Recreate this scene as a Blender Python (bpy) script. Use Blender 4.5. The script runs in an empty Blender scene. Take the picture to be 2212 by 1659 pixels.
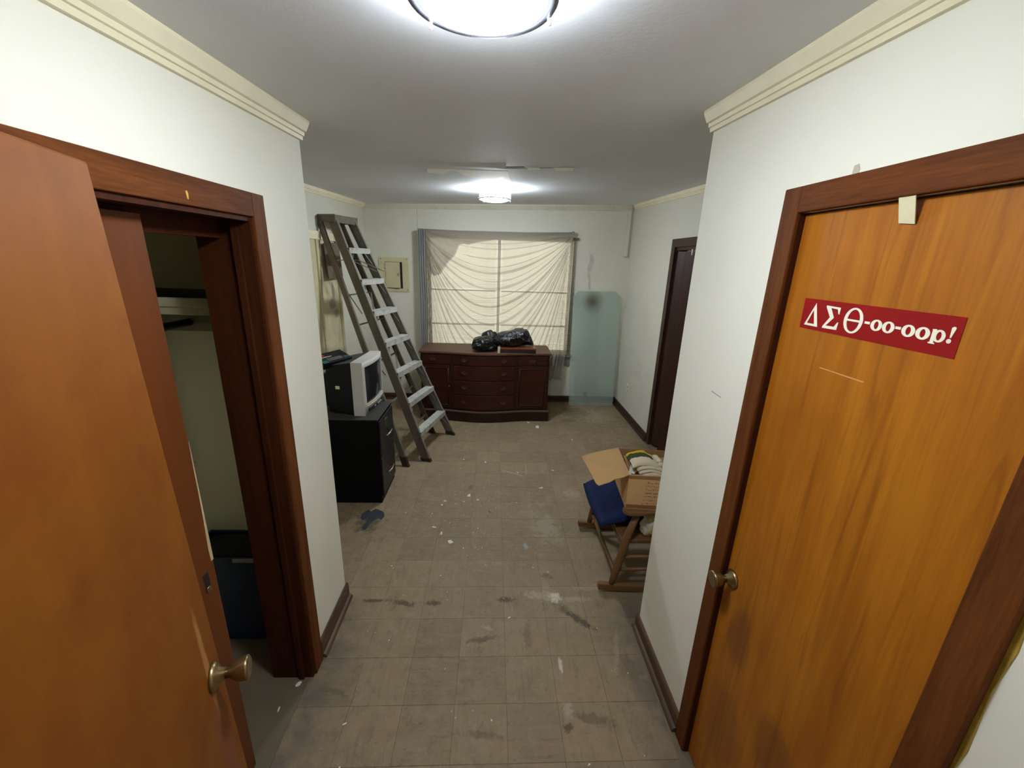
import bpy, bmesh, math, random
from mathutils import Vector, Matrix, noise as mnoise
from mathutils.geometry import delaunay_2d_cdt
random.seed(7)
scene = bpy.context.scene
COL = scene.collection
PI = math.pi

# ------------------------------------------------------------------ camera
H = 1.891
cam_data = bpy.data.cameras.new('camera')
cam_data.sensor_fit = 'HORIZONTAL'
cam_data.sensor_width = 36.0
cam_data.lens = 890.0 / 2212.0 * 36.0
cam_data.clip_start = 0.02
cam = bpy.data.objects.new('camera', cam_data)
COL.objects.link(cam)
def cam_axes(p, y, r):
    cy, sy, cp, sp = math.cos(y), math.sin(y), math.cos(p), math.sin(p)
    fwd = Vector((sy * cp, cy * cp, -sp)); right = Vector((cy, -sy, 0)); up = right.cross(fwd)
    cr, sr = math.cos(r), math.sin(r)
    return right * cr + up * sr, -right * sr + up * cr, fwd
cr_, cu_, cf_ = cam_axes(0.2919, 0.0498, 0.0337)
cam.matrix_world = Matrix(((cr_.x, cu_.x, -cf_.x, 0), (cr_.y, cu_.y, -cf_.y, 0), (cr_.z, cu_.z, -cf_.z, H), (0, 0, 0, 1)))
scene.camera = cam

# ------------------------------------------------------------------ world, exposure, lamps
LAMP_HALL = 107.0
LAMP_ROOM = 132.0
SKY = 2.3
world = bpy.data.worlds.new('overcast_sky')
scene.world = world
world.use_nodes = True
bg = world.node_tree.nodes['Background']
bg.inputs[0].default_value = (1.0, 0.93, 0.74, 1)
bg.inputs[1].default_value = SKY
scene.view_settings.view_transform = 'Standard'
scene.view_settings.look = 'None'
scene.view_settings.exposure = 0.06
scene.view_settings.gamma = 1.0
scene.view_settings.use_curve_mapping = False
try:
    scene.cycles.max_bounces = 16
    scene.cycles.diffuse_bounces = 12
    scene.cycles.transparent_max_bounces = 16
    scene.cycles.use_denoising = True
    scene.cycles.sample_clamp_indirect = 0.0
    scene.cycles.caustics_reflective = False
    scene.cycles.caustics_refractive = False
except Exception:
    pass

# ------------------------------------------------------------------ helpers: materials
def S(r, g, b):
    def f(c):
        c /= 255.0
        return c / 12.92 if c <= 0.04045 else ((c + 0.055) / 1.055) ** 2.4
    return (f(r), f(g), f(b))
def c4(c): return (c[0], c[1], c[2], 1.0)

class NT:
    def __init__(s, name):
        s.m = bpy.data.materials.new(name); s.m.use_nodes = True
        s.t = s.m.node_tree; s.n = s.t.nodes; s.l = s.t.links
        s.n.clear()
        s.out = s.n.new('ShaderNodeOutputMaterial')
    def node(s, typ, **kw):
        n = s.n.new(typ)
        for k, v in kw.items(): setattr(n, k, v)
        return n
    def link(s, a, b): s.l.new(a, b)
    def set(s, sock, v):
        if hasattr(v, 'is_output'): s.l.new(v, sock)
        else: sock.default_value = v
    def math(s, op, a, b=0.0, c=None):
        n = s.node('ShaderNodeMath', operation=op)
        s.set(n.inputs[0], a); s.set(n.inputs[1], b)
        if c is not None: s.set(n.inputs[2], c)
        return n.outputs[0]
    def vmath(s, op, a, b=None):
        n = s.node('ShaderNodeVectorMath', operation=op)
        s.set(n.inputs[0], a)
        if b is not None: s.set(n.inputs[1], b)
        return n
    def mix(s, f, a, b, blend='MIX'):
        n = s.node('ShaderNodeMix', data_type='RGBA', blend_type=blend)
        s.set(n.inputs[0], f)
        s.set(n.inputs[6], c4(a) if isinstance(a, tuple) and len(a) == 3 else a)
        s.set(n.inputs[7], c4(b) if isinstance(b, tuple) and len(b) == 3 else b)
        return n.outputs[2]
    def ramp(s, v, lo, hi, o0=0.0, o1=1.0):
        n = s.node('ShaderNodeMapRange'); n.clamp = True
        s.set(n.inputs[0], v); n.inputs[1].default_value = lo; n.inputs[2].default_value = hi
        n.inputs[3].default_value = o0; n.inputs[4].default_value = o1
        return n.outputs[0]
    def pos(s): return s.node('ShaderNodeNewGeometry').outputs['Position']
    def objc(s): return s.node('ShaderNodeTexCoord').outputs['Object']
    def mapping(s, v, scale=(1, 1, 1), rot=(0, 0, 0), loc=(0, 0, 0)):
        n = s.node('ShaderNodeMapping'); s.link(v, n.inputs[0])
        n.inputs['Location'].default_value = loc; n.inputs['Rotation'].default_value = rot; n.inputs['Scale'].default_value = scale
        return n.outputs[0]
    def noise(s, v, scale=5.0, detail=4.0, rough=0.55, dist=0.0):
        n = s.node('ShaderNodeTexNoise'); s.link(v, n.inputs['Vector'])
        n.inputs['Scale'].default_value = scale; n.inputs['Detail'].default_value = detail
        n.inputs['Roughness'].default_value = rough; n.inputs['Distortion'].default_value = dist
        return n.outputs['Fac']
    def bump(s, h, strength=0.2, dist=0.002):
        n = s.node('ShaderNodeBump'); s.link(h, n.inputs['Height'])
        n.inputs['Strength'].default_value = strength; n.inputs['Distance'].default_value = dist
        return n.outputs[0]
    def principled(s, col, rough=0.6, metal=0.0, bump=None, spec=0.5, **kw):
        p = s.node('ShaderNodeBsdfPrincipled')
        s.set(p.inputs['Base Color'], c4(col) if isinstance(col, tuple) and len(col) == 3 else col)
        s.set(p.inputs['Roughness'], rough); s.set(p.inputs['Metallic'], metal)
        s.set(p.inputs['Specular IOR Level'], spec)
        if bump is not None: s.link(bump, p.inputs['Normal'])
        s.link(p.outputs[0], s.out.inputs[0])
        return p
    def spot(s, P, x, y, rx, ry, rot=0.0, wob=0.35, nz=9.0, edge=(0.6, 1.1), seed=0.0, plane='xy', rag=None):
        """mask 1 inside a ragged ellipse laid on a real surface (world metres)"""
        sub = s.vmath('SUBTRACT', P, (x, y, 0.0) if plane == 'xy' else ((x, 0.0, y) if plane == 'xz' else (0.0, x, y))).outputs[0]
        if plane == 'xy': m = s.mapping(sub, rot=(0, 0, rot)); m = s.mapping(m, scale=(1 / rx, 1 / ry, 0))
        elif plane == 'xz': m = s.mapping(sub, scale=(1 / rx, 0, 1 / ry))
        else: m = s.mapping(sub, scale=(0, 1 / rx, 1 / ry))
        ln = s.vmath('LENGTH', m).outputs['Value']
        nn = s.noise(s.mapping(P, loc=(seed, seed * 2.3, 0)), nz, 8.0, 0.78)
        d = s.math('ADD', ln, s.math('MULTIPLY', s.math('SUBTRACT', nn, 0.5), wob * 4))
        return s.ramp(d, edge[0], edge[1], 1.0, 0.0)

def plain(name, col, rough=0.6, metal=0.0, var=0.12, scale=14.0, spec=0.5, bump=0.0, bscale=60.0):
    t = NT(name); P = t.pos()
    n = t.noise(P, scale, 4.0, 0.6)
    f = t.ramp(n, 0.3, 0.7)
    dark = tuple(max(0, c * (1 - var)) for c in col); lite = tuple(min(1, c * (1 + var)) for c in col)
    b = t.bump(t.noise(P, bscale, 3.0), bump, 0.002) if bump else None
    t.principled(t.mix(f, dark, lite), rough, metal, b, spec)
    return t.m

def wood(name, c1, c2, axis='z', scale=1.0, rough=0.45, lo=0.38, hi=0.66, dist=1.2, fine=0.25, blotch=None, stretch=14.0, spec=0.4):
    t = NT(name); P = t.pos()
    sc = {'x': (1.0, stretch, stretch), 'y': (stretch, 1.0, stretch), 'z': (stretch, stretch, 1.0)}[axis]
    m = t.mapping(P, scale=tuple(k * scale for k in sc))
    n1 = t.noise(m, 1.6, 5.0, 0.55, dist)
    m2 = t.mapping(P, scale=tuple(k * scale * 6 for k in sc))
    n2 = t.noise(m2, 2.0, 3.0, 0.6, 0.3)
    f = t.math('ADD', t.math('MULTIPLY', n1, 1 - fine), t.math('MULTIPLY', n2, fine))
    col = t.mix(t.ramp(f, lo, hi), c1, c2)
    if blotch:
        nb = t.noise(P, 2.6, 3.0, 0.6)
        col = t.mix(t.ramp(nb, 0.42, 0.72, 0.0, 0.55), col, blotch)
    b = t.bump(n2, 0.12, 0.001)
    t.principled(col, rough, 0.0, b, spec)
    return t.m

def wallmat(name, base, dirt, amount=0.35, scale=1.6, marks=()):
    t = NT(name); P = t.pos()
    n = t.noise(P, scale, 5.0, 0.62, 0.4)
    col = t.mix(t.ramp(n, 0.5, 0.78, 0.0, amount), base, dirt)
    for (pl, a, b, rx, ry, c, k) in marks:
        col = t.mix(t.math('MULTIPLY', t.spot(P, a, b, rx, ry, plane=pl, nz=22.0, wob=0.3), k), col, c)
    b = t.bump(t.noise(P, 90.0, 3.0), 0.08, 0.002)
    t.principled(col, 0.62, 0.0, b, 0.3)
    return t.m

# ------------------------------------------------------------------ helpers: meshes
class MB:
    def __init__(s, M=None):
        s.v = []; s.f = []; s.sm = []; s.M = M
    def add(s, vs, fs, smooth=False, M=None):
        o = len(s.v)
        for p in vs:
            p = Vector(p)
            if M is not None: p = M @ p
            if s.M is not None: p = s.M @ p
            s.v.append(p)
        for f in fs:
            s.f.append(tuple(o + i for i in f)); s.sm.append(smooth)
        return s
    def box(s, lo, hi, M=None):
        x0, y0, z0 = (min(a, b) for a, b in zip(lo, hi)); x1, y1, z1 = (max(a, b) for a, b in zip(lo, hi))
        vs = [(x0, y0, z0), (x1, y0, z0), (x1, y1, z0), (x0, y1, z0), (x0, y0, z1), (x1, y0, z1), (x1, y1, z1), (x0, y1, z1)]
        return s.hexa(vs, M)
    def hexa(s, vs, M=None):
        return s.add(vs, [(0, 3, 2, 1), (4, 5, 6, 7), (0, 1, 5, 4), (1, 2, 6, 5), (2, 3, 7, 6), (3, 0, 4, 7)], False, M)
    def bar(s, a, b, w, h, up=(0, 0, 1), M=None):
        """rectangular bar a->b, w along side, h along up"""
        a, b = Vector(a), Vector(b); d = (b - a).normalized(); up = Vector(up)
        sd = d.cross(up)
        if sd.length < 1e-6: sd = d.cross(Vector((1, 0, 0)))
        sd.normalize(); u = sd.cross(d).normalized()
        q = []
        for p in (a, b):
            for (i, j) in ((-1, -1), (1, -1), (1, 1), (-1, 1)):
                q.append(p + sd * (i * w / 2) + u * (j * h / 2))
        return s.hexa([q[0], q[1], q[2], q[3], q[4], q[5], q[6], q[7]], M)
    def tube(s, pts, r, n=10, cap=True, M=None):
        pts = [Vector(p) for p in pts]
        rs = r if isinstance(r, (list, tuple)) else [r] * len(pts)
        vs = []; prev = None
        for i, p in enumerate(pts):
            d = (pts[min(i + 1, len(pts) - 1)] - pts[max(i - 1, 0)]).normalized()
            ref = prev if prev is not None else (Vector((0, 0, 1)) if abs(d.z) < 0.9 else Vector((1, 0, 0)))
            a = d.cross(ref)
            if a.length < 1e-6: a = d.orthogonal()
            a.normalize(); b = a.cross(d).normalized(); prev = b
            for k in range(n):
                t = 2 * PI * k / n
                vs.append(p + (a * math.cos(t) + b * math.sin(t)) * rs[i])
        fs = []
        for i in range(len(pts) - 1):
            for k in range(n):
                fs.append((i * n + k, i * n + (k + 1) % n, (i + 1) * n + (k + 1) % n, (i + 1) * n + k))
        s.add(vs, fs, True, M)
        if cap:
            o = len(pts) - 1
            s.add([vs[k] for k in range(n)], [tuple(range(n - 1, -1, -1))], False, M)
            s.add([vs[o * n + k] for k in range(n)], [tuple(range(n))], False, M)
        return s
    def lathe(s, prof, origin, axis=(0, 0, 1), n=32, M=None, smooth=True):
        """prof: list of (radius, height along axis)"""
        ax = Vector(axis).normalized(); a = ax.orthogonal().normalized(); b = ax.cross(a); o = Vector(origin)
        vs = []
        for (r, h) in prof:
            for k in range(n):
                t = 2 * PI * k / n
                vs.append(o + ax * h + (a * math.cos(t) + b * math.sin(t)) * r)
        fs = []
        for i in range(len(prof) - 1):
            for k in range(n):
                fs.append((i * n + k, i * n + (k + 1) % n, (i + 1) * n + (k + 1) % n, (i + 1) * n + k))
        s.add(vs, fs, smooth, M)
        for i, rev in ((0, True), (len(prof) - 1, False)):
            if prof[i][0] > 1e-5:
                idx = list(range(n)); idx = idx[::-1] if rev else idx
                s.add([vs[i * n + k] for k in range(n)], [tuple(idx)], False, M)
        return s
    def prism(s, poly, d, M=None, smooth=False):
        """poly: planar list of 3D points, extruded by vector d"""
        n = len(poly); d = Vector(d); P = [Vector(p) for p in poly]
        vs = P + [p + d for p in P]
        fs = [tuple(range(n - 1, -1, -1)), tuple(range(n, 2 * n))]
        s.add(vs, fs, False, M)
        s.add(vs, [(i, (i + 1) % n, n + (i + 1) % n, n + i) for i in range(n)], smooth, M)
        return s
    def ring(s, outer, inner, d, M=None):
        """flat ring between two equal-length loops, extruded"""
        n = len(outer); d = Vector(d)
        vs = [Vector(p) for p in outer] + [Vector(p) for p in inner]
        vs2 = vs + [p + d for p in vs]
        fs = []
        for i in range(n):
            j = (i + 1) % n
            fs += [(i, j, n + j, n + i), (2 * n + i, 3 * n + i, 3 * n + j, 2 * n + j), (i, 2 * n + i, 2 * n + j, j), (n + i, n + j, 3 * n + j, 3 * n + i)]
        return s.add(vs2, fs, False, M)
    def grid(s, nu, nv, fn, smooth=True, M=None):
        vs = [fn(i / nu, j / nv) for j in range(nv + 1) for i in range(nu + 1)]
        fs = [(j * (nu + 1) + i, j * (nu + 1) + i + 1, (j + 1) * (nu + 1) + i + 1, (j + 1) * (nu + 1) + i) for j in range(nv) for i in range(nu)]
        return s.add(vs, fs, smooth, M)

ROOT = {}
def wloc(o):
    return ROOT.get(o.name, Vector((0, 0, 0)))
def obj(name, mb, mat, parent=None, loc=None, bevel=0.0, seg=2, solid=0.0, subsurf=0, fix=True):
    if parent is not None: base = wloc(parent)
    elif loc is not None: base = Vector(loc)
    else:
        xs = [p.x for p in mb.v]; ys = [p.y for p in mb.v]; zs = [p.z for p in mb.v]
        base = Vector(((min(xs) + max(xs)) / 2, (min(ys) + max(ys)) / 2, min(zs)))
    me = bpy.data.meshes.new(name)
    me.from_pydata([tuple(p - base) for p in mb.v], [], mb.f)
    me.polygons.foreach_set('use_smooth', mb.sm)
    if fix:
        bm = bmesh.new(); bm.from_mesh(me)
        bmesh.ops.remove_doubles(bm, verts=bm.verts, dist=1e-6)
        bmesh.ops.recalc_face_normals(bm, faces=bm.faces)
        bm.to_mesh(me); bm.free()
    me.update()
    mats = mat if isinstance(mat, (list, tuple)) else [mat]
    for m in mats: me.materials.append(m)
    o = bpy.data.objects.new(name, me); COL.objects.link(o)
    if parent is not None: o.parent = parent
    else: o.location = base
    ROOT[o.name] = base
    if solid:
        md = o.modifiers.new('solid', 'SOLIDIFY'); md.thickness = solid; md.offset = 0
    if bevel:
        md = o.modifiers.new('bevel', 'BEVEL'); md.width = bevel; md.segments = seg; md.limit_method = 'ANGLE'; md.angle_limit = math.radians(40)
    if subsurf:
        md = o.modifiers.new('sub', 'SUBSURF'); md.levels = subsurf; md.render_levels = subsurf
    return o
def thing(name, label, cat, loc, group=None, kind=None):
    o = bpy.data.objects.new(name, None); COL.objects.link(o); o.location = loc
    o.empty_display_size = 0.1
    ROOT[o.name] = Vector(loc)
    tag(o, label, cat, group, kind)
    return o
def tag(o, label=None, cat=None, group=None, kind=None):
    if label: o['label'] = label
    if cat: o['category'] = cat
    if group: o['group'] = group
    if kind: o['kind'] = kind
    return o
def struct(name, mb, mat, label=None, cat=None, **kw):
    return tag(obj(name, mb, mat, loc=kw.pop('loc', None), **kw), label, cat, kind='structure')
def frame(o, xdir, zdir=(0, 0, 1)):
    """matrix whose local x = xdir, local z ~ zdir, origin o"""
    x = Vector(xdir).normalized(); z = Vector(zdir); y = z.cross(x).normalized(); z = x.cross(y).normalized()
    return Matrix(((x.x, y.x, z.x, o[0]), (x.y, y.y, z.y, o[1]), (x.z, y.z, z.z, o[2]), (0, 0, 0, 1)))
def ceil_z(x, y): return 2.367 + 0.03 * x + 0.032 * y

# ------------------------------------------------------------------ materials
M = {}
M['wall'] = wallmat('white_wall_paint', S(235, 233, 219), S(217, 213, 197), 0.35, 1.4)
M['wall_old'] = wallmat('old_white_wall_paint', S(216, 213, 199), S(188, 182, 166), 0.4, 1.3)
M['closet_wall'] = wallmat('olive_closet_paint', S(232, 228, 200), S(212, 206, 176), 0.5, 1.8)
M['trim'] = plain('cream_trim_paint', S(236, 227, 196), 0.5, 0, 0.06, 5.0)
M['casing'] = wood('brown_casing_wood', S(80, 41, 16), S(112, 64, 28), 'z', 1.0, 0.6, 0.36, 0.66, 0.8, 0.4, spec=.12)
M['casing_h'] = wood('brown_casing_wood_level', S(74, 37, 13), S(114, 62, 24), 'y', 1.0, 0.6, 0.36, 0.66, 0.8, 0.4, spec=.12)
M['jamb'] = wood('dark_jamb_wood', S(52, 23, 9), S(74, 36, 15), 'z', 1.0, 0.6, 0.35, 0.65, 0.6, 0.4, spec=.12)
M['base'] = wood('brown_baseboard_wood', S(70, 50, 36), S(102, 78, 58), 'y', 1.0, 0.55, 0.35, 0.65, 0.6, 0.3)
M['base_dark'] = wood('dark_baseboard_wood', S(52, 30, 24), S(74, 46, 36), 'x', 1.0, 0.5, 0.35, 0.65, 0.6, 0.3)
M['brass'] = plain('aged_brass', S(150, 130, 92), 0.32, 0.9, 0.18, 40.0)
M['old_brass'] = plain('tarnished_brass', S(84, 66, 46), .4, .7, .2, 60)
M['dark_metal'] = plain('dark_metal', S(60, 58, 54), 0.4, 0.8, 0.1, 30.0)
M['chrome'] = plain('dull_chrome', S(190, 188, 180), 0.28, 0.9, 0.1, 30.0)
M['black'] = plain('black_enamel', (0.006, 0.006, 0.007), 0.42, 0, 0.3, 20.0, 0.4)

def entry_door_mat():
    t = NT('orange_stained_flush_door'); P = t.pos()
    m = t.mapping(P, scale=(7, 7, 1.6))
    n = t.noise(m, 1.2, 4.0, 0.55, 0.6)
    col = t.mix(t.ramp(n, 0.3, 0.7), S(116, 63, 9), S(126, 71, 13))
    b = t.noise(P, 6.0, 6.0, 0.7)
    col = t.mix(t.ramp(b, 0.45, 0.7, 0.0, 0.75), col, S(108, 52, 8))
    for (y, z, rx, rz, c, k) in ((.70, 1.53, .02, .03, S(112, 56, 24), .5), (.66, 1.44, .03, .02, S(118, 60, 28), .35),
                                 (.72, 1.0, .012, .16, S(196, 140, 84), .45), (.70, .8, .03, .1, S(118, 64, 48), .5), (.725, .62, .02, .2, S(124, 70, 56), .6)):
        col = t.mix(t.math('MULTIPLY', t.spot(P, y, z, rx, rz, plane='yz', nz=18.0, seed=y), k), col, c)
    t.principled(col, 0.5, 0, t.bump(n, 0.03, 0.001), 0.25)
    return t.m
M['door_entry'] = entry_door_mat()
def ply_door_mat():
    t = NT('golden_plywood_door'); P = t.pos()
    m = t.mapping(P, scale=(11, 11, 0.8))
    n = t.noise(m, 1.5, 4.0, 0.55, 0.9)
    col = t.mix(t.ramp(n, 0.34, 0.66), S(158, 90, 12), S(180, 112, 22))
    m3 = t.mapping(P, scale=(22, 22, 1.1))
    n3 = t.noise(m3, 1.3, 3.0, 0.5, 1.2)
    col = t.mix(t.ramp(n3, 0.55, 0.72, 0.0, 0.6), col, S(122, 64, 10))
    b = t.noise(P, 2.4, 4.0, 0.6)
    col = t.mix(t.ramp(b, 0.5, 0.75, 0.0, 0.45), col, S(142, 76, 12))
    fine = t.noise(t.mapping(P, scale=(120, 120, 6)), 2.0, 2.0)
    col = t.mix(t.ramp(fine, 0.45, 0.8, 0.0, 0.25), col, S(120, 70, 28))
    for (y, z, rx, rz, k) in ((1.02, .72, .06, .13, .55), (.80, .55, .08, .12, .45), (1.0, .35, .1, .2, .4)):
        col = t.mix(t.math('MULTIPLY', t.spot(P, y, z, rx, rz, plane='yz', nz=10.0, seed=y * 3), k), col, S(98, 52, 26))
    t.principled(col, 0.42, 0, t.bump(fine, 0.06, 0.001), 0.35)
    return t.m
M['door_ply'] = ply_door_mat()
M['closet_slab'] = wood('brown_closet_door_wood', S(92, 44, 8), S(108, 54, 11), 'z', 0.7, 0.45, 0.3, 0.7, 0.6, 0.25)

def ceiling_mat():
    t = NT('grey_ceiling_paint'); P = t.pos()
    n = t.noise(P, 1.3, 4.0, 0.6)
    col = t.mix(t.ramp(n, 0.35, 0.7), S(224, 227, 232), S(232, 235, 239))
    t.principled(col, 0.7, 0, t.bump(t.noise(P, 70.0, 4.0), 0.18, 0.003), 0.2)
    return t.m
M['ceiling'] = ceiling_mat()
M['plaster'] = plain('bare_white_plaster', S(250, 248, 240), 0.8, 0, 0.05, 8.0)

def tile_mat():
    t = NT('worn_brown_vinyl_tile'); P = t.pos()
    oi = t.node('ShaderNodeObjectInfo')
    r = oi.outputs['Random']
    o = t.objc()
    flip = t.math('GREATER_THAN', r, 0.5)
    a = t.mapping(o, scale=(7, 60, 1)); b = t.mapping(o, scale=(60, 7, 1))
    mx = t.node('ShaderNodeMix', data_type='VECTOR'); t.link(flip, mx.inputs[0]); t.link(a, mx.inputs[4]); t.link(b, mx.inputs[5])
    off = t.node('ShaderNodeCombineXYZ'); t.link(t.math('MULTIPLY', r, 57.0), off.inputs[0]); t.link(t.math('MULTIPLY', r, 91.0), off.inputs[1])
    v = t.vmath('ADD', mx.outputs[1], off.outputs[0]).outputs[0]
    g = t.noise(v, 0.8, 4.0, 0.6, 0.4)
    base = t.mix(r, S(133, 115, 90), S(145, 126, 99))
    col = t.mix(t.ramp(g, 0.56, 0.76, 0.0, 0.5), base, S(92, 78, 62))
    col = t.mix(t.ramp(g, 0.44, 0.26, 0.0, 0.35), col, S(152, 137, 116))
    big = t.noise(P, 1.5, 4.0, 0.6)
    col = t.mix(t.ramp(big, 0.5, 0.75, 0.0, 0.35), col, S(112, 98, 78))
    gr = t.noise(P, 14.0, 8.0, 0.75)
    col = t.mix(t.ramp(gr, 0.5, 0.72, 0.0, 0.45), col, S(94, 78, 58))
    col = t.mix(t.ramp(gr, 0.48, 0.3, 0.0, 0.4), col, S(162, 144, 116))
    # trodden dust and plaster haze
    dust = t.noise(P, 7.0, 6.0, 0.7)
    path = t.spot(P, .35, 2.7, .6, 1.6, 0.0, 0.3, 2.5, (0.3, 1.3))
    col = t.mix(t.math('MULTIPLY', t.ramp(dust, 0.53, 0.74, 0.0, 0.75), path), col, S(178, 164, 142))
    spk = t.noise(P, 120.0, 2.0, 0.5)
    col = t.mix(t.ramp(spk, 0.68, 0.76, 0.0, 0.5), col, S(198, 188, 170))
    drk = t.noise(P, 38.0, 4.0, 0.7)
    col = t.mix(t.ramp(drk, 0.58, 0.74, 0.0, 0.5), col, S(84, 70, 52))
    W = S(212, 202, 186); G = S(166, 152, 132); D = S(76, 60, 42); K = S(62, 54, 48)
    for i, (x, y, rx, ry, rot, c, k, nz) in enumerate((
        (.39, 1.95, .05, .05, 0, W, .9, 26), (.30, 1.96, .12, .05, .2, G, .8, 22), (.50, 1.93, .12, .03, 0, G, .7, 24),
        (.50, 1.79, .12, .03, .75, K, .75, 24), (.43, 1.86, .07, .04, .8, K, .45, 30),
        (-.65, 1.93, .11, .018, 0, D, .8, 26), (-.48, 1.91, .09, .025, .2, D, .75, 26), (-.31, 1.91, .06, .025, 0, D, .8, 26), (.10, 1.93, .06, .03, 0, D, .75, 26),
        (-.03, 1.67, .11, .025, -.15, D, .6, 20), (.21, 1.69, .03, .11, 0, D, .4, 20), (.36, 1.52, .012, .06, 0, W, .7, 26), (.36, 1.31, .03, .05, 0, G, .8, 26),
        (.35, 1.24, .03, .025, 0, D, .8, 24), (.47, 1.27, .12, .035, .2, D, .45, 20), (.0, 1.74, .04, .02, .5, G, .7, 30),
        (-.68, 1.41, .09, .02, .3, D, .5, 20), (-.02, 1.22, .12, .02, .1, D, .4, 20), (.70, 1.5, .12, .05, 1.2, D, .4, 20),
        (.20, 3.42, .16, .018, .5, G, .8, 20), (.33, 3.47, .012, .12, 0, G, .6, 20), (.69, 3.07, .10, .08, 0, G, .6, 14), (.42, 2.6, .12, .22, 0, G, .55, 12),
        (.25, 2.4, .02, .05, 0, S(150, 160, 154), .8, 26), (.32, 2.8, .02, .5, 0, G, .35, 10), (1.3, 4.9, .3, .3, 0, G, .55, 10), (1.1, 5.0, .25, .25, 0, S(72, 76, 62), .45, 8),
        (.95, 4.75, .15, .06, 0, K, .4, 16), (-.9, 2.66, .14, .17, 0, S(84, 72, 56), .8, 12), (-.17, 3.16, .03, .06, .3, D, .45, 16), (-.0, 2.8, .01, .03, -.5, K, .7, 26),
        (.62, 2.02, .16, .03, 0, G, .5, 18), (.66, 1.6, .02, .2, .3, G, .45, 18), (.36, 2.12, .05, .03, .5, D, .5, 22))):
        m = t.spot(P, x, y, rx, ry, rot, 0.85, nz * 1.6, (0.45, 0.85), seed=i * 1.7)
        col = t.mix(t.math('MULTIPLY', m, k), col, c)
    # grime along the walls of the passage
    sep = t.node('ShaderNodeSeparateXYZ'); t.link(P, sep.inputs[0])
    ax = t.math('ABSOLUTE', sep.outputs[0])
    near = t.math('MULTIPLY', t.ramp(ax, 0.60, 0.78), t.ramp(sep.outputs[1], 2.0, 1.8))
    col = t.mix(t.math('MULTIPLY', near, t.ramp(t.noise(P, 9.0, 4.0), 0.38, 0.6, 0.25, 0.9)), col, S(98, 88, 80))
    rough = t.ramp(dust, 0.3, 0.7, 0.5, 0.75)
    t.principled(col, rough, 0, t.bump(t.math('ADD', g, t.math('MULTIPLY', dust, 0.6)), 0.12, 0.0015), 0.35)
    return t.m
M['tile'] = tile_mat()
M['slab'] = plain('dirty_subfloor', S(116, 102, 82), 0.85, 0, 0.2, 10.0)
M['closet_floor'] = plain('dull_closet_floor', S(104, 92, 72), 0.7, 0, 0.14, 4.0)

# ------------------------------------------------------------------ floor
t_ = MB().box((-1.75, -1.6, -0.10), (1.95, 5.60, -0.003))
floor = struct('floor', t_, M['slab'], 'worn brown tiled floor with white paint flecks', 'floor', loc=(0, 0, 0))
TS = 0.2286
tile_me = None
cells = []
for i in range(-12, 14):
    for j in range(-12, 20):
        cx, cy = .09 + TS * (i + .5), 2.031 + TS * (j + .5)
        hall = -.83 < cx < .83 and .25 < cy < 1.96
        room = -1.70 < cx < 1.80 and 1.70 < cy < 5.55
        if hall or room: cells.append((cx * cx + cy * cy, cx, cy))
cells.sort()
e = 0.0003
tm = MB()
h = TS / 2 - e; q = h - 0.0008
tm.add([(-h, -h, -.003), (h, -h, -.003), (h, h, -.003), (-h, h, -.003), (-h, -h, -.0009), (h, -h, -.0009), (h, h, -.0009), (-h, h, -.0009),
        (-q, -q, 0), (q, -q, 0), (q, q, 0), (-q, q, 0)],
       [(0, 3, 2, 1), (0, 1, 5, 4), (1, 2, 6, 5), (2, 3, 7, 6), (3, 0, 4, 7), (4, 5, 9, 8), (5, 6, 10, 9), (6, 7, 11, 10), (7, 4, 8, 11), (8, 9, 10, 11)])
tile_mesh = bpy.data.meshes.new('tile')
tile_mesh.from_pydata([tuple(p) for p in tm.v], [], tm.f); tile_mesh.materials.append(M['tile'])
for k, (d, cx, cy) in enumerate(cells[:300]):
    o = bpy.data.objects.new('tile', tile_mesh); COL.objects.link(o); o.parent = floor
    o.location = (cx, cy, random.uniform(-.0004, 0.0)); o.rotation_euler = (random.uniform(-.0006, .0006), random.uniform(-.0006, .0006), random.uniform(-.002, .002))
if len(cells) > 300:
    far_t = MB()
    for (d, cx, cy) in cells[300:]: far_t.add([p + Vector((cx, cy, 0)) for p in tm.v], tm.f)
    o = obj('far_tiles', far_t, M['tile'], floor); o['kind'] = 'stuff'
fc = MB().box((-1.60, .2, -.003), (-.8245, 1.895, -.0002))
struct('floor_closet', fc, M['closet_floor'], 'dull olive closet floor behind the left casing', 'floor')

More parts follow.
